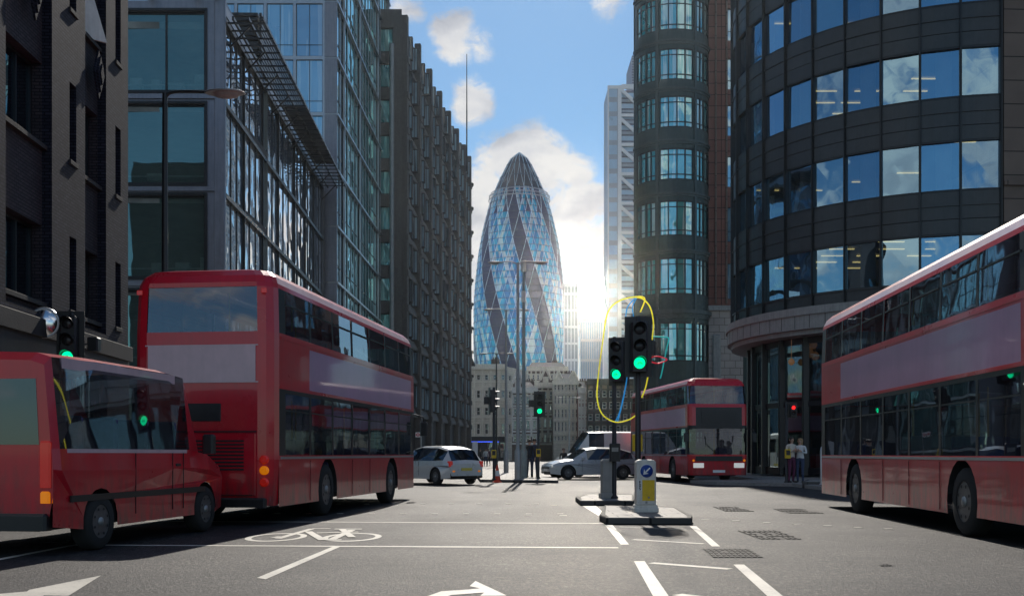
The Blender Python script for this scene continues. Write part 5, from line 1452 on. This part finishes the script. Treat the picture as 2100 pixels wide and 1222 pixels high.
# ================================================================ STREET FURNITURE
def ring_pts(c, r, n=24, ax='y'):
    return [(c[0]+r*math.cos(2*PI*k/n), c[1], c[2]+r*math.sin(2*PI*k/n)) for k in range(n)]
def signal_head(root, x, y, z, lit='green', s=1.0, deg=0, back=True, lenses=3, w_=.3):
    """three stacked lamps facing -y, z is the bottom of the box"""
    h = .31*lenses*s; hw = w_/2*s
    b = MB()
    b.bbox(-hw,hw,-.09*s,.12*s,0,h,.03*s)
    hd = b.build('signal_head', [M['black']], root, (x,y,z), R(deg))
    if back: MB().bbox(-hw-.1*s,hw+.1*s,.125*s,.14*s,-.09*s,h+.1*s,.004).build('backing_board', [M['black']], hd)
    for k in range(lenses):
        zc = h-(k+.5)*.31*s
        state = 'lens_off'
        if lit == 'green' and k == lenses-1: state = 'green_on'
        if lit == 'red' and k == 0: state = 'red_on'
        MB().lathe([(.001,.125*s),(.05*s,.122*s),(.1*s,.1*s),(.105*s,.088*s)], (0,0,zc), 20, axis='y').build('lens', [M[state]], hd)
        v = MB(); n = 14
        for q in range(n):
            a0 = R(-30+240*q/n); a1 = R(-30+240*(q+1)/n); r0 = .118*s
            d0 = .09*s + .2*s*max(0,math.sin(a0)*.6+.4); d1 = .09*s + .2*s*max(0,math.sin(a1)*.6+.4)
            p = [(r0*math.cos(a0),-.088*s,zc+r0*math.sin(a0)),(r0*math.cos(a1),-.088*s,zc+r0*math.sin(a1)),(r0*math.cos(a1)*1.02,-d1,zc+r0*math.sin(a1)*.98),(r0*math.cos(a0)*1.02,-d0,zc+r0*math.sin(a0)*.98)]
            v.quad(*p)
        v.build('hood', [M['black']], hd)
        if state == 'green_on' and s > .9:
            g = MB(); yy = -.132*s
            g.tube(ring_pts((-.034*s,yy,zc-.014*s),.018*s,12), .0035*s, 4, closed=True); g.tube(ring_pts((.034*s,yy,zc-.014*s),.018*s,12), .0035*s, 4, closed=True)
            g.tube([(-.034*s,yy,zc-.014*s),(-.014*s,yy,zc+.02*s),(.02*s,yy,zc+.018*s),(.034*s,yy,zc-.014*s)], .004*s, 4); g.tube([(-.014*s,yy,zc+.02*s),(0,yy,zc-.014*s),(.02*s,yy,zc+.018*s)], .004*s, 4)
            g.build('cycle_symbol', [M['black']], hd)
    return hd
def signal(name, label, x, y, zb, ztop, lit, px_off=0.0, cat='traffic signal', pushbox=None, side=None, s=1.0, deg=0, group=None, poler=.057, lenses=3, box_y=-1):
    root = empty(name, (x,y,zb), 0, label, cat, group)
    H = ztop-zb
    m = MB(); m.lathe([(poler*1.7,0),(poler*1.7,.03),(poler*1.15,.07),(poler,.1),(poler,H-.05),(poler*.7,H)], n=16)
    m.build('pole', [M['black']], root)
    hz = H-.12-.31*lenses*s
    signal_head(root, px_off, -.16*s, hz, lit, s, deg, lenses=lenses)
    MB().box(-.03,.03+max(0,px_off),-.1,.0,hz+.06,hz+.1).box(-.03,.03+max(0,px_off),-.1,.0,hz+.7*s,hz+.74*s).build('bracket', [M['black']], root)
    if pushbox:
        z, c_ = pushbox
        if c_ == 'yellow':
            b = MB().bbox(-.1,.1,box_y*.17-.07,box_y*.17+.07,z-.14,z+.2,.02); o = b.build('push_button_box', [M['yellow']], root)
            MB().box(-.07,.07,box_y*.245-.004,box_y*.245+.002,z-.02,z+.16).build('button_face', [M['black']], o)
        else:
            b = MB().bbox(-.13,.13,-.2,-.05,z-.22,z+.22,.02); o = b.build('controller_box', [M['black']], root)
            MB().box(-.08,.08,-.206,-.202,z+.02,z+.12).build('label_plate', [M['bollgrey']], o)
    if side:
        m = MB(); m.bbox(side-.12,side+.12,.05,.3,hz+.35,hz+.66,.03); m.tube([(0,0,hz+.5),(side,.1,hz+.5)], .02, 6)
        m.build('side_head', [M['black']], root)
    return root

def island(name, pts, label, zt=.12):
    cx = sum(p[0] for p in pts)/len(pts); cy = sum(p[1] for p in pts)/len(pts)
    q = [(x-cx,y-cy) for x,y in pts]; inn = [(x*(1-.14/max(.5,math.hypot(x,y))), y*(1-.14/max(.5,math.hypot(x,y)))) for x,y in q]
    root = empty(name, (cx,cy,-.008), 0, label, 'traffic island')
    n = len(q); m = MB()
    for i in range(n):
        a, b, c, d_ = q[i], q[(i+1)%n], inn[(i+1)%n], inn[i]
        o = .02
        a2 = (a[0]*(1-o/max(.5,math.hypot(*a))), a[1]*(1-o/max(.5,math.hypot(*a)))); b2 = (b[0]*(1-o/max(.5,math.hypot(*b))), b[1]*(1-o/max(.5,math.hypot(*b))))
        m.quad((*a,0),(*b,0),(*b,zt-.02),(*a,zt-.02)); m.quad((*a,zt-.02),(*b,zt-.02),(*b2,zt),(*a2,zt)); m.quad((*a2,zt),(*b2,zt),(*c,zt),(*d_,zt))
    m.build('kerb', [M['kerbdark']], root)
    MB().poly([(x,y,zt-.004) for x,y in inn]).build('paved_top', [M['paving']], root)
    return root
def ip(px, py, z=.0): return gp(px, py, z)
island('traffic_island', [ip(1229,1067),ip(1243,1074.5),ip(1418,1075),ip(1420,1070),ip(1384,1050),ip(1240,1046)], 'dark kerbed island under the white and yellow bollard')
island('traffic_island', [ip(1180,1027),ip(1190,1036),ip(1300,1036),ip(1300,1022),ip(1205,1020)], 'small dark kerbed island carrying the left near signal')
island('traffic_island', [ip(972,972),ip(985,988),ip(1145,990),ip(1143,983),ip(1112,966),ip(985,963)], 'far traffic island with tall lamp posts and an orange cone')
island('kerbed_platform', [ip(1645,1000),ip(1808,999.5),ip(1806,993),ip(1655,994)], 'low kerbed strip under the steel hoop on the right pavement', .22)

# ---- keep-left bollard with arrow and number
def arrow_disc(root, x, y, z, r):
    MB().lathe([(r,0),(r,.006),(.001,.0061)], (x,y,z), 32, axis='y').build('blue_disc', [M['signblue']], root)
    MB().lathe([(r*1.1,-.003),(r*1.1,.002),(.001,.0021)], (x,y,z), 32, axis='y').build('disc_rim', [M['signwhite']], root)
    def A(pts): return [(x+(u*math.cos(R(225))-v*math.sin(R(225)))*r, y-.0075, z+(u*math.sin(R(225))+v*math.cos(R(225)))*r) for u,v in pts]
    m = MB(); m.poly(A([(-.72,.11),(-.72,-.11),(.25,-.11),(.25,.11)][::-1])); m.poly(A([(.18,-.13),(.72,0),(.18,.13)][::-1]))
    m.poly(A([(.05,-.5),(.78,0),(.3,-.02)][::-1])); m.poly(A([(.3,.02),(.78,0),(.05,.5)][::-1]))
    m.build('white_arrow', [M['signwhite']], root)
FONT = {'B':['110','101','110','101','110'],'0':['111','101','101','101','111'],'5':['111','100','111','001','111']}
bz = .112
bx_, by_ = gp(1323,1049,bz)
bo = empty('keep_left_bollard', (bx_,by_,bz), R(2), 'white and yellow keep left bollard marked B05 with blue arrow disc', 'bollard')
m = MB(); m.bbox(-.235,.235,-.15,.15,0,.09,.02).bbox(-.215,.215,-.135,.135,.09,.14,.015); m.build('base', [M['bollwhite']], bo)
m = MB(); hw = .185
prof_ = []
pts = [(-hw,.14),(hw,.14),(hw,.93),(hw-.03,.965),(hw-.08,.98),(-hw+.08,.98),(-hw+.03,.965),(-hw,.93)]
n = len(pts)
m.add([(x,-.12,z) for x,z in pts]+[(x,.12,z) for x,z in pts]+[(x*.93,-.14,.14+(z-.14)*.985+.006) for x,z in pts]+[(x*.93,.14,.14+(z-.14)*.985+.006) for x,z in pts],
      [(i,n+i,n+(i+1)%n,(i+1)%n) for i in range(n)]+[(2*n+i,i,(i+1)%n,2*n+(i+1)%n) for i in range(n)]+[(n+i,3*n+i,3*n+(i+1)%n,n+(i+1)%n) for i in range(n)]+[tuple(range(2*n,3*n)),tuple(range(4*n-1,3*n-1,-1))])
m.build('body', [M['bollwhite']], bo)
MB().box(-.075,.155,-.146,-.141,.215,.6).build('yellow_panel', [M['yellow']], bo)
arrow_disc(bo, .005, -.146, .765, .118)
MB().box(-.155,-.085,-.146,-.141,.40,.6).build('number_plate', [M['signwhite']], bo)
m = MB()
for k, chh in enumerate('B05'):
    for r_, row in enumerate(FONT[chh]):
        for c_, bit in enumerate(row):
            if bit == '1': m.box(-.139+.0125*c_,-.139+.0125*(c_+1),-.1485,-.1465,.59-.062*k-.0105*(r_+1),.59-.062*k-.0105*r_)
m.build('number_b05', [M['signblack']], bo)
m = MB(); m.lathe([(.018,0),(.018,.008),(.004,.009)], (.045,-.147,.275), 12, axis='y').box(-.02,.02,-.15,-.147,.165,.2); m.build('fixing_screw', [M['bollgrey']], bo)
m = MB()
for x, z in ((-.15,.9),(.15,.9),(-.15,.645),(.15,.645),(-.15,.18),(.15,.18)): m.lathe([(.007,0),(.007,.004),(.001,.005)], (x,-.142,z), 8, axis='y')
m.build('rivets', [M['alu']], bo)

x1, y1 = gp(1246,1021,.112)
b2 = empty('grey_bollard', (x1,y1,.112), R(6), 'plain grey bollard seen from its back beside the left near signal', 'bollard')
m = MB(); m.bbox(-.2,.2,-.15,.15,0,.13,.02); m.build('base', [M['bollgrey']], b2)
m = MB(); m.bbox(-.165,.165,-.12,.12,.13,.96,.05); m.build('body', [M['bollgrey']], b2)
MB().box(-.13,.13,-.124,-.121,.2,.88).build('rear_panel', [M['galv']], b2)

# ---- near signals
sx, sy = gp(1312,1043,.112)
signal('traffic_signal', 'near traffic signal with green cycle light rising behind the yellow bollard', sx, sy+.3, .112, 3.95, 'green', 0.0, pushbox=(1.28,'yellow'), side=.24, box_y=.6, s=1.08)
sx2, sy2 = gp(1259,1021,.112)
signal('traffic_signal', 'near traffic signal with green cycle light beside the grey bollard', sx2, sy2-.1, .112, 4.05, 'green', .06, pushbox=(1.12,'grey'), side=.3, s=1.05, deg=-22)
# coloured tubes looped over the near signal pole
def at(px, py, Y): return ((px-CX)/F*Y, Y, CH+(HY-py)/F*Y)
Yt = sy+.42
def smooth(pts, n=6, closed=False):
    o = []; N = len(pts)
    rng = range(N) if closed else range(N-1)
    g = (lambda i: Vector(pts[i % N])) if closed else (lambda i: Vector(pts[min(max(i,0),N-1)]))
    for i in rng:
        p0, p1, p2, p3 = g(i-1), g(i), g(i+1), g(i+2)
        for k in range(n):
            t_ = k/n; o.append(.5*((2*p1)+(-p0+p2)*t_+(2*p0-5*p1+4*p2-p3)*t_*t_+(-p0+3*p1-3*p2+p3)*t_**3))
    if not closed: o.append(Vector(pts[-1]))
    return o
def tube_obj(name, pix, r, mat_, label, closed=False, group=None):
    P0 = [at(px, py, Yt+dy) for px, py, dy in pix]
    q = [(p[0],p[1],p[2]) for p in P0]; c = Vector(q[0])
    m = MB(); m.tube([p-c for p in smooth(q, 6, closed)], r, 8, closed=closed)
    o = m.build(name, [M[mat_]], None, tuple(c)); tag(o, label, 'tube', group)
    return o
tube_obj('yellow_tube_loop', [(1313,640,.0),(1322,612,0),(1300,609,.02),(1268,618,.05),(1246,642,.1),(1236,700,.1),(1226,780,.1),(1225,820,.1),(1236,850,.1),(1262,865,.08),(1290,860,.04),(1310,846,.0)], .014, 'cable_y', 'bright yellow tube looping left from the near signal pole top')
tube_obj('yellow_tube_loop', [(1301,609,.03),(1318,613,.03),(1333,630,.03),(1340,662,.03),(1337,700,.03),(1333,745,.03),(1325,790,.03),(1316,815,.0)], .014, 'cable_y', 'shorter yellow tube curving down right of the near signal head')
tube_obj('blue_tube', [(1303,611,.06),(1286,632,.08),(1284,665,.08),(1290,700,.08),(1284,730,.08),(1286,770,.08),(1278,820,.08),(1266,866,.08)], .012, 'cable_b', 'long blue tube hanging left of the near signal pole')
tube_obj('blue_tube', [(1306,610,.09),(1297,630,.09),(1299,650,.09),(1297,690,.09),(1291,740,.09),(1283,790,.09),(1272,840,.09),(1262,864,.12)], .011, 'cable_b', 'second blue tube hooked over the top of the yellow loop')
tube_obj('teal_tube', [(1324,690,.06),(1345,690,.06),(1369,692,.06),(1371,698,.06),(1366,720,.06),(1358,760,.06),(1354,776,.06)], .014, 'cable_t', 'teal bent tube fixed right of the near signal')
tube_obj('red_tube_ring', [(1330,737,.05),(1342,731,.05),(1352,731,.05),(1368,737,.05),(1354,744,.05),(1342,744,.05)], .013, 'cable_r', 'red lip shaped ring right of the lit green light', closed=True)

# ---- left kerb signal and its round mirror
ls = signal('traffic_signal', 'kerbside traffic signal with lit green light against the dark brick building', *(lambda p: (p[0],p[1]))(gp(148,1030,.12)), .12, 4.35, 'green', 0.0, side=.42, s=1.18, deg=8)
mx = empty('convex_mirror', (ls.location.x-.58, ls.location.y-.1, 4.08), R(12), 'round convex traffic mirror beside the kerbside signal', 'mirror')
fm = MB(); fm.lathe([(.34,.0),(.35,.02),(.33,.05),(.31,.045)], n=36, axis='y'); fm.lathe([(.001,-.03),(.34,0)], n=36, axis='y'); fm.build('frame', [M['alu']], mx)
gm = MB(); rr = .62
gm.lathe([(math.sin(a)*rr, .05+rr*math.cos(a)-rr*math.cos(R(30)) -.02) for a in [R(30-3*k) for k in range(10)]]+[(.002,.05+rr-rr*math.cos(R(30))-.02)], n=36, axis='y')
gm.build('mirror_face', [M['mirror']], mx)
MB().tube([(0,.03,0),(.25,.12,.0),(.56,.12,0)], .02, 6).build('bracket', [M['black']], mx)

# ---- lamp posts
def lamp_head(root, x, z, sgn, s=1.0, name='lamp_head'):
    m = MB(); n = 14
    pf = [(.02,.06),(.14,.055),(.24,.03),(.27,.0),(.25,-.015)]
    v = []
    m.lathe([(r_*s, h_*s) for r_, h_ in pf], (0,0,0), n)
    m.v = [(x+p[0]*1.75, p[1], z+p[2]) for p in m.v]
    o = m.build(name, [M['galv']], root)
    b = MB(); b.lathe([(.2*s,-.015*s),(.15*s,-.09*s),(.03*s,-.12*s)], (0,0,0), n); b.v = [(x+p[0]*1.6+.04*sgn, p[1], z+p[2]) for p in b.v]
    b.build('lamp_bowl', [M['bollgrey']], o)
def lamp_post(name, label, x, y, zb, H, arms, r0, mat_, s=1.0, group=None, droop=0.0, camera_box=False):
    root = empty(name, (x,y,zb), 0, label, 'street lamp', group)
    m = MB(); m.lathe([(r0*1.7,0),(r0*1.7,1.2*min(1,H/8)),(r0*1.1,1.3*min(1,H/8)),(r0,1.5),(r0*.62,H)], n=14); m.build('pole', [M[mat_]], root)
    for a in arms:
        sg = 1 if a > 0 else -1
        MB().tube(smooth([(0,0,H-.45),(sg*.03,0,H-.1),(sg*.22,0,H+.03),(a*.55,0,H+.05),(a,0,H+.03)],5), .035*s, 8).build('arm', [M[mat_]], root)
        lamp_head(root, a+sg*.35*s, H+.01-droop, sg, s)
    if camera_box:
        MB().bbox(-.1,.1,-.12,.12,H-1.4,H-.9,.03).cyl((0,0,H),(0,0,H+.5),.12).build('camera_housing', [M['bollwhite']], root)
    return root
lamp_post('street_lamp', 'dark single arm street lamp at the left kerb before the glass office', *gp(338,1016,.12), .12, 10.35, [1.15], .1, 'black', 1.15)
lamp_post('street_lamp', 'pale twin arm street lamp, tallest on the far island', *at(1062,0,47)[:2], .11, 9.45, [-.72,.72], .085, 'galv', .75)
o = lamp_post('camera_pole', 'grey green pole with white camera box beside the tall twin lamp', *at(1074,0,49)[:2], .11, 9.4, [], .095, 'polepaint', .8, camera_box=True); o['category'] = 'camera pole'
lamp_post('street_lamp', 'pale twin arm lamp standing left of the taller one', *at(1038,0,62)[:2], .11, 9.4, [-.75,.75], .085, 'galv', .75)
lamp_post('street_lamp', 'dark thin twin arm lamp furthest left beyond the island', *at(1018,0,88)[:2], 0, 9.4, [-.8,.8], .08, 'black', .8)
lamp_post('street_lamp', 'small street lamp in front of the stone pediment building', *at(1167,0,150)[:2], 0, 9.0, [-.9,.9], .1, 'galv', 1.0)
# ---- far island signals, bollard, cone
signal('traffic_signal', 'black signal pole seen side on, left end of the far island', *gp(1013,984,.11), .11, 3.95, None, -.05, pushbox=(1.05,'yellow'), side=-.3, deg=100)
signal('traffic_signal', 'far island signal with green light above the waiting pair', *gp(1104,981,.11), .11, 3.95, 'green', .05, pushbox=(1.1,'yellow'), side=-.3)
xk, yk = gp(1070,978,.11)
b3 = empty('keep_left_bollard', (xk,yk,.11), 0, 'small grey and yellow keep left bollard on the far island', 'bollard')
MB().bbox(-.2,.2,-.14,.14,0,.14,.02).build('base', [M['bollgrey']], b3); MB().bbox(-.17,.17,-.12,.12,.14,1.0,.05).build('body', [M['bollgrey']], b3)
MB().box(-.17,.17,-.127,-.122,.15,.36).build('yellow_panel', [M['yellow']], b3); arrow_disc(b3, 0, -.13, .74, .115)
xk, yk = gp(1020,988)
cn = empty('traffic_cone', (xk,yk-.35,-.004), 0, 'orange and white traffic cone at the far island kerb', 'traffic cone')
MB().bbox(-.2,.2,-.2,.2,0,.04,.02).build('base', [M['conered']], cn)
MB().lathe([(.15,.04),(.115,.27)]).lathe([(.075,.5),(.03,.72),(.02,.74)]).build('cone_body', [M['conered']], cn)
MB().lathe([(.1155,.27),(.075,.5)]).build('white_sleeve', [M['signwhite']], cn)
# far signals behind
for px, py, zt, lt, lab in [(1121,944,3.4,'red','distant signal with red light right of the far island, left of a pair'),(1131,944,3.4,'red','distant signal with red light right of the far island, right of a pair'),
                            (1208,946,0,None,None),(803,952,3.9,'green','distant signal with green light in front of the ribbed block, left of a pair'),(826,953,3.9,'green','distant signal with green light in front of the ribbed block, right of a pair')]:
    if lab: signal('traffic_signal', lab, *gp(px,py,.0), .0, zt, lt, s=1.0)
# pole on right pavement with red man and yellow box
sx3, sy3 = gp(1613,989,.12)
sg = signal('pedestrian_signal', 'pedestrian signal showing red above the couple by the glass shopfront', sx3, sy3, .12, 3.15, 'red', .22, pushbox=(1.05,'yellow'), lenses=2, s=.68, cat='pedestrian signal')
xq, yq = gp(1765,992,.12)
signal('pedestrian_signal', 'thin black signal pole with yellow button box at the curved shopfront', xq, yq, .12, 3.0, None, .1, pushbox=(1.05,'yellow'), lenses=2, s=.9, cat='pedestrian signal')
# steel hoop with small plate
xh, yh = gp(1690,993,.2)
hp = empty('steel_hoop', (xh,yh,.2), R(35), 'polished steel hoop barrier on the low kerbed strip', 'barrier')
MB().tube([(-.15,0,0),(-.15,0,1.1)]+[(-.15*math.cos(PI*k/8),0,1.1+.15*math.sin(PI*k/8)) for k in range(1,8)]+[(.15,0,1.1),(.15,0,0)], .032, 8).build('tube', [M['alu']], hp)
MB().lathe([(.1,.0),(.1,.01),(.001,.011)], (0,-.02,1.02), 16, axis='y').build('round_plate', [M['signred']], hp)
MB().lathe([(.06,0),(.06,.02),(.03,.03)], (-.15,0,0), 10).lathe([(.06,0),(.06,.02),(.03,.03)], (.15,0,0), 10).build('foot_collars', [M['alu']], hp)
# bus stop flags with ring and bar
def stop_flag(label, px, py, Y, zb, w_=.5):
    x, y, z = at(px, py, Y)
    root = empty('bus_stop_flag', (x,y,zb), 0, label, 'bus stop sign')
    H = z-zb+w_*.5
    MB().cyl((w_*.62,0,0),(w_*.62,0,H+.15),.05,n=10).build('pole', [M['galv']], root)
    o = MB().box(-w_/2,w_/2,-.02,.02,H-w_,H).box(w_/2,w_*.6,-.015,.015,H-w_*.3,H-w_*.25).build('flag', [M['signwhite']], root)
    m = MB(); c = (0,-.022,H-w_*.5); n = 24; ro, ri = w_*.36, w_*.24
    for k in range(n):
        a, b = 2*PI*k/n, 2*PI*(k+1)/n
        m.quad((ro*math.cos(a),c[1],c[2]+ro*math.sin(a)),(ri*math.cos(a),c[1],c[2]+ri*math.sin(a)),(ri*math.cos(b),c[1],c[2]+ri*math.sin(b)),(ro*math.cos(b),c[1],c[2]+ro*math.sin(b)))
    m.box(-w_*.46,w_*.46,-.03,-.023,H-w_*.57,H-w_*.43)
    m.build('ring_and_bar', [M['signred']], root)
stop_flag('white bus stop flag with red ring, beyond the white van', 1208, 889, 95, 0, .5)
stop_flag('white bus stop flag with red ring, in front of the ribbed concrete block', 857, 891, 66, .12, .3)
# dark post and white panel near the far left corner
m = empty('information_post', (-4.3*90/44.0,90,.12), 0, 'dark slim information post on the far left pavement', 'sign')
MB().bbox(-.35,.35,-.15,.15,0,4.6,.05).build('post', [M['black']], m); MB().box(-.25,.25,-.16,-.151,2.0,3.4).build('panel', [M['bollgrey']], m)
m = empty('white_sign_panel', (at(974,0,80)[0],80,.0), 0, 'narrow white upright sign panel left of the far island', 'sign')
MB().bbox(-.2,.2,-.05,.05,.1,2.1,.02).build('panel', [M['signwhite']], m); MB().box(-.15,-.08,-.04,.04,-.01,.1).box(.08,.15,-.04,.04,-.01,.1).build('feet', [M['black']], m)

# ---- railing beyond the near island on the right
rl = empty('pedestrian_railing', (5.2,66,0), 0, 'low dark railing behind the second bus beyond the signals', 'railing')
m = MB()
for k in range(7): m.cyl((-1.5+.5*k,0,0),(-1.5+.5*k,0,1.05),.03,n=6)
m.cyl((-1.5,0,1.05),(1.5,0,1.05),.03,n=6).cyl((-1.5,0,.2),(1.5,0,.2),.025,n=6); m.build('rails', [M['black']], rl)

# ================================================================ PEOPLE
def person(label, x, y, z, deg, top, legs, hair='hair', h=1.72, arms=0, stride=.0, longhair=False, bag=None):
    s = h/1.72
    # joint: (pos, radius)
    J = {}; E = []
    def j(n_, p, r, par=None):
        J[n_] = (Vector(p)*s, r*s)
        if par: E.append((par, n_))
    j('pel',(0,0,.95),.135); j('sp',(0,.0,1.12),.12,'pel'); j('ch',(0,.01,1.32),.14,'sp'); j('nk',(0,0,1.47),.052,'ch'); j('hd0',(0,-.01,1.54),.068,'nk'); j('hd1',(0,-.015,1.62),.085,'hd0'); j('hd2',(0,-.005,1.67),.07,'hd1')
    j('nose',(0,-.1,1.60),.016,'hd1')
    for q in (-1,1):
        n_ = 'L' if q > 0 else 'R'; st_ = stride*q
        j('hip'+n_,(.09*q,0,.9),.095,'pel'); j('kn'+n_,(.1*q,-.03-st_*.5,.5),.062,'hip'+n_); j('an'+n_,(.1*q,.02-st_,.09),.042,'kn'+n_); j('he'+n_,(.1*q,.03-st_,.045),.04,'an'+n_); j('to'+n_,(.115*q,-.15-st_,.03),.035,'he'+n_)
        j('sh'+n_,(.18*q,.01,1.4),.062,'ch')
        if arms == 1:   # holding something in front of the chest
            j('el'+n_,(.25*q,-.02,1.13),.043,'sh'+n_); j('wr'+n_,(.12*q,-.24,1.2),.028,'el'+n_); hd = Vector((-.4*q,-.6,.25)).normalized()
        else:
            j('el'+n_,(.245*q,.03+st_*.3,1.12),.043,'sh'+n_); j('wr'+n_,(.255*q,-.03+st_*.7,.88),.028,'el'+n_); hd = Vector((0,-.12,-1)).normalized()
        w0 = J['wr'+n_][0]/s
        j('pa'+n_, w0+hd*.07, .034, 'wr'+n_)
        side = hd.cross(Vector((1,0,0))).normalized() if abs(hd.x) < .7 else Vector((0,0,1))
        for f_ in range(4):
            a = w0+hd*.11+side*(.018*(f_-1.5)); b = a+hd*(.045-.006*abs(f_-1.3))
            j('f%d%s' % (f_,n_), a, .0095, 'pa'+n_); j('g%d%s' % (f_,n_), b+Vector((-.012*q,0,0)), .008, 'f%d%s' % (f_,n_))
        j('th'+n_, w0+hd*.06+side*.045, .0105, 'pa'+n_); j('ti'+n_, w0+hd*.095+side*.055, .009, 'th'+n_)
    names = list(J); idx = {k: i for i, k in enumerate(names)}
    me = bpy.data.meshes.new('person_body'); me.from_pydata([tuple(J[k][0]) for k in names], [(idx[a],idx[b]) for a,b in E], [])
    tmp = bpy.data.objects.new('tmp', me); col.objects.link(tmp)
    md = tmp.modifiers.new('s','SKIN'); md.use_smooth_shade = True
    sv = me.skin_vertices[0].data
    for k in names: sv[idx[k]].radius = (J[k][1],J[k][1]); sv[idx[k]].use_root = (k == 'pel')
    sv[idx['ch']].radius = (.16*s,.105*s); sv[idx['pel']].radius = (.15*s,.11*s); sv[idx['sp']].radius = (.13*s,.095*s)
    sb = tmp.modifiers.new('b','SUBSURF'); sb.levels = 1; sb.render_levels = 1
    dg = bpy.context.evaluated_depsgraph_get(); ev = tmp.evaluated_get(dg)
    m2 = bpy.data.meshes.new_from_object(ev); bpy.data.objects.remove(tmp)
    m2.materials.clear()
    for k in ('skin',legs,top,'shoe'): m2.materials.append(M[k])
    for p in m2.polygons:
        c = p.center/s; mi = 0
        if c.z < .085: mi = 3
        elif c.z < .93 and abs(c.x) < .215: mi = 1
        elif c.z < 1.455 and c.z > .9: mi = 2
        for q in ('L','R'):
            if (p.center-J['pa'+q][0]).length < .14*s and c.z > .7: 
                if (p.center-J['wr'+q][0]).dot((J['pa'+q][0]-J['wr'+q][0]).normalized()) > .0: mi = 0
        p.material_index = mi; p.use_smooth = True
    root = empty('person', (x,y,z), R(deg), label, 'person')
    m2.name = 'body'; b = link('body', m2, root)
    hm = MB(); n = 12
    hm.lathe([(.095,.0),(.1,.045),(.088,.085),(.055,.112),(.004,.12)], (0,.018,1.605), 14)
    if longhair: hm.lathe([(.055,-.2),(.085,-.12),(.098,.0),(.09,.05)], (0,.045,1.6), 12)
    hm.v = [(a*s,(b_ if b_ > -.05 or c > 1.65 else b_)*s,c*s) for a,b_,c in hm.v]
    hm.build('hair', [M[hair]], root)
    fm_ = MB()
    for q in (-1,1): fm_.lathe([(.008,0),(.006,.003)], (.032*q*s,-.094*s,1.63*s), 6, axis='y')
    fm_.box(-.022*s,.022*s,-.089*s,-.084*s,1.563*s,1.569*s)
    fm_.build('eyes_and_mouth', [M['hair']], root)
    em = MB()
    for q in (-1,1): em.lathe([(.004,-.03),(.018,-.012),(.02,.008),(.006,.028)], (.088*q*s,.0,1.6*s), 8)
    em.build('ears', [M['skin']], root)
    if bag:
        bg_ = MB().bbox(.2*s,.42*s,-.06,.06,.55*s,.85*s,.03).tube([(.25*s,0,.85*s),(.2*s,0,1.2*s),(.12*s,0,1.44*s),(.02,.06,1.45*s)], .012, 5)
        o = bg_.build('shoulder_bag', [M[bag]], None, (x,y,z), R(deg)); tag(o, 'small dark shoulder bag carried by the walker', 'bag')
    return root
person('left person of the couple by the pedestrian signal, in pale top', *gp(1623,989,.12), .12, 25, 'cream', 'plum', h=1.72, arms=1, longhair=True)
person('right person of the couple by the pedestrian signal, fair haired in white top', *gp(1641,989,.12), .12, -30, 'whitecloth', 'denim', 'hairfair', h=1.66, arms=1, longhair=True)
person('dark coated person at the left of the pair waiting on the far island', *gp(1086,978,.11), .11, 160, 'coat', 'navy', h=1.76)
person('dark coated person at the right of the pair waiting on the far island', *gp(1096,978,.11), .11, 190, 'navy', 'navy', 'hair', h=1.8)
person('person in black walking on the road right of the far island', *gp(1156,978), 0, 20, 'coat', 'coat', h=1.5, stride=.16)
for px, py, c1_, c2_, dg_, lab in [(944,956,'navy','navy',0,'person in navy furthest left under the ribbed block'),(951,957,'coat','denim',60,'person in a black coat near the far left corner'),
        (959,955,'denim','navy',180,'person in blue top by the black shopfront, left'),(985,954,'coat','navy',90,'person in black walking before the shopfront'),
        (996,956,'whitecloth','denim',10,'person in white top before the blue lit shopfront'),(1002,955,'plum','coat',200,'person in plum top beside the one in white')]:
    person(lab, *gp(px,py,.0), .0, dg_, c1_, c2_, h=1.7, stride=.12)
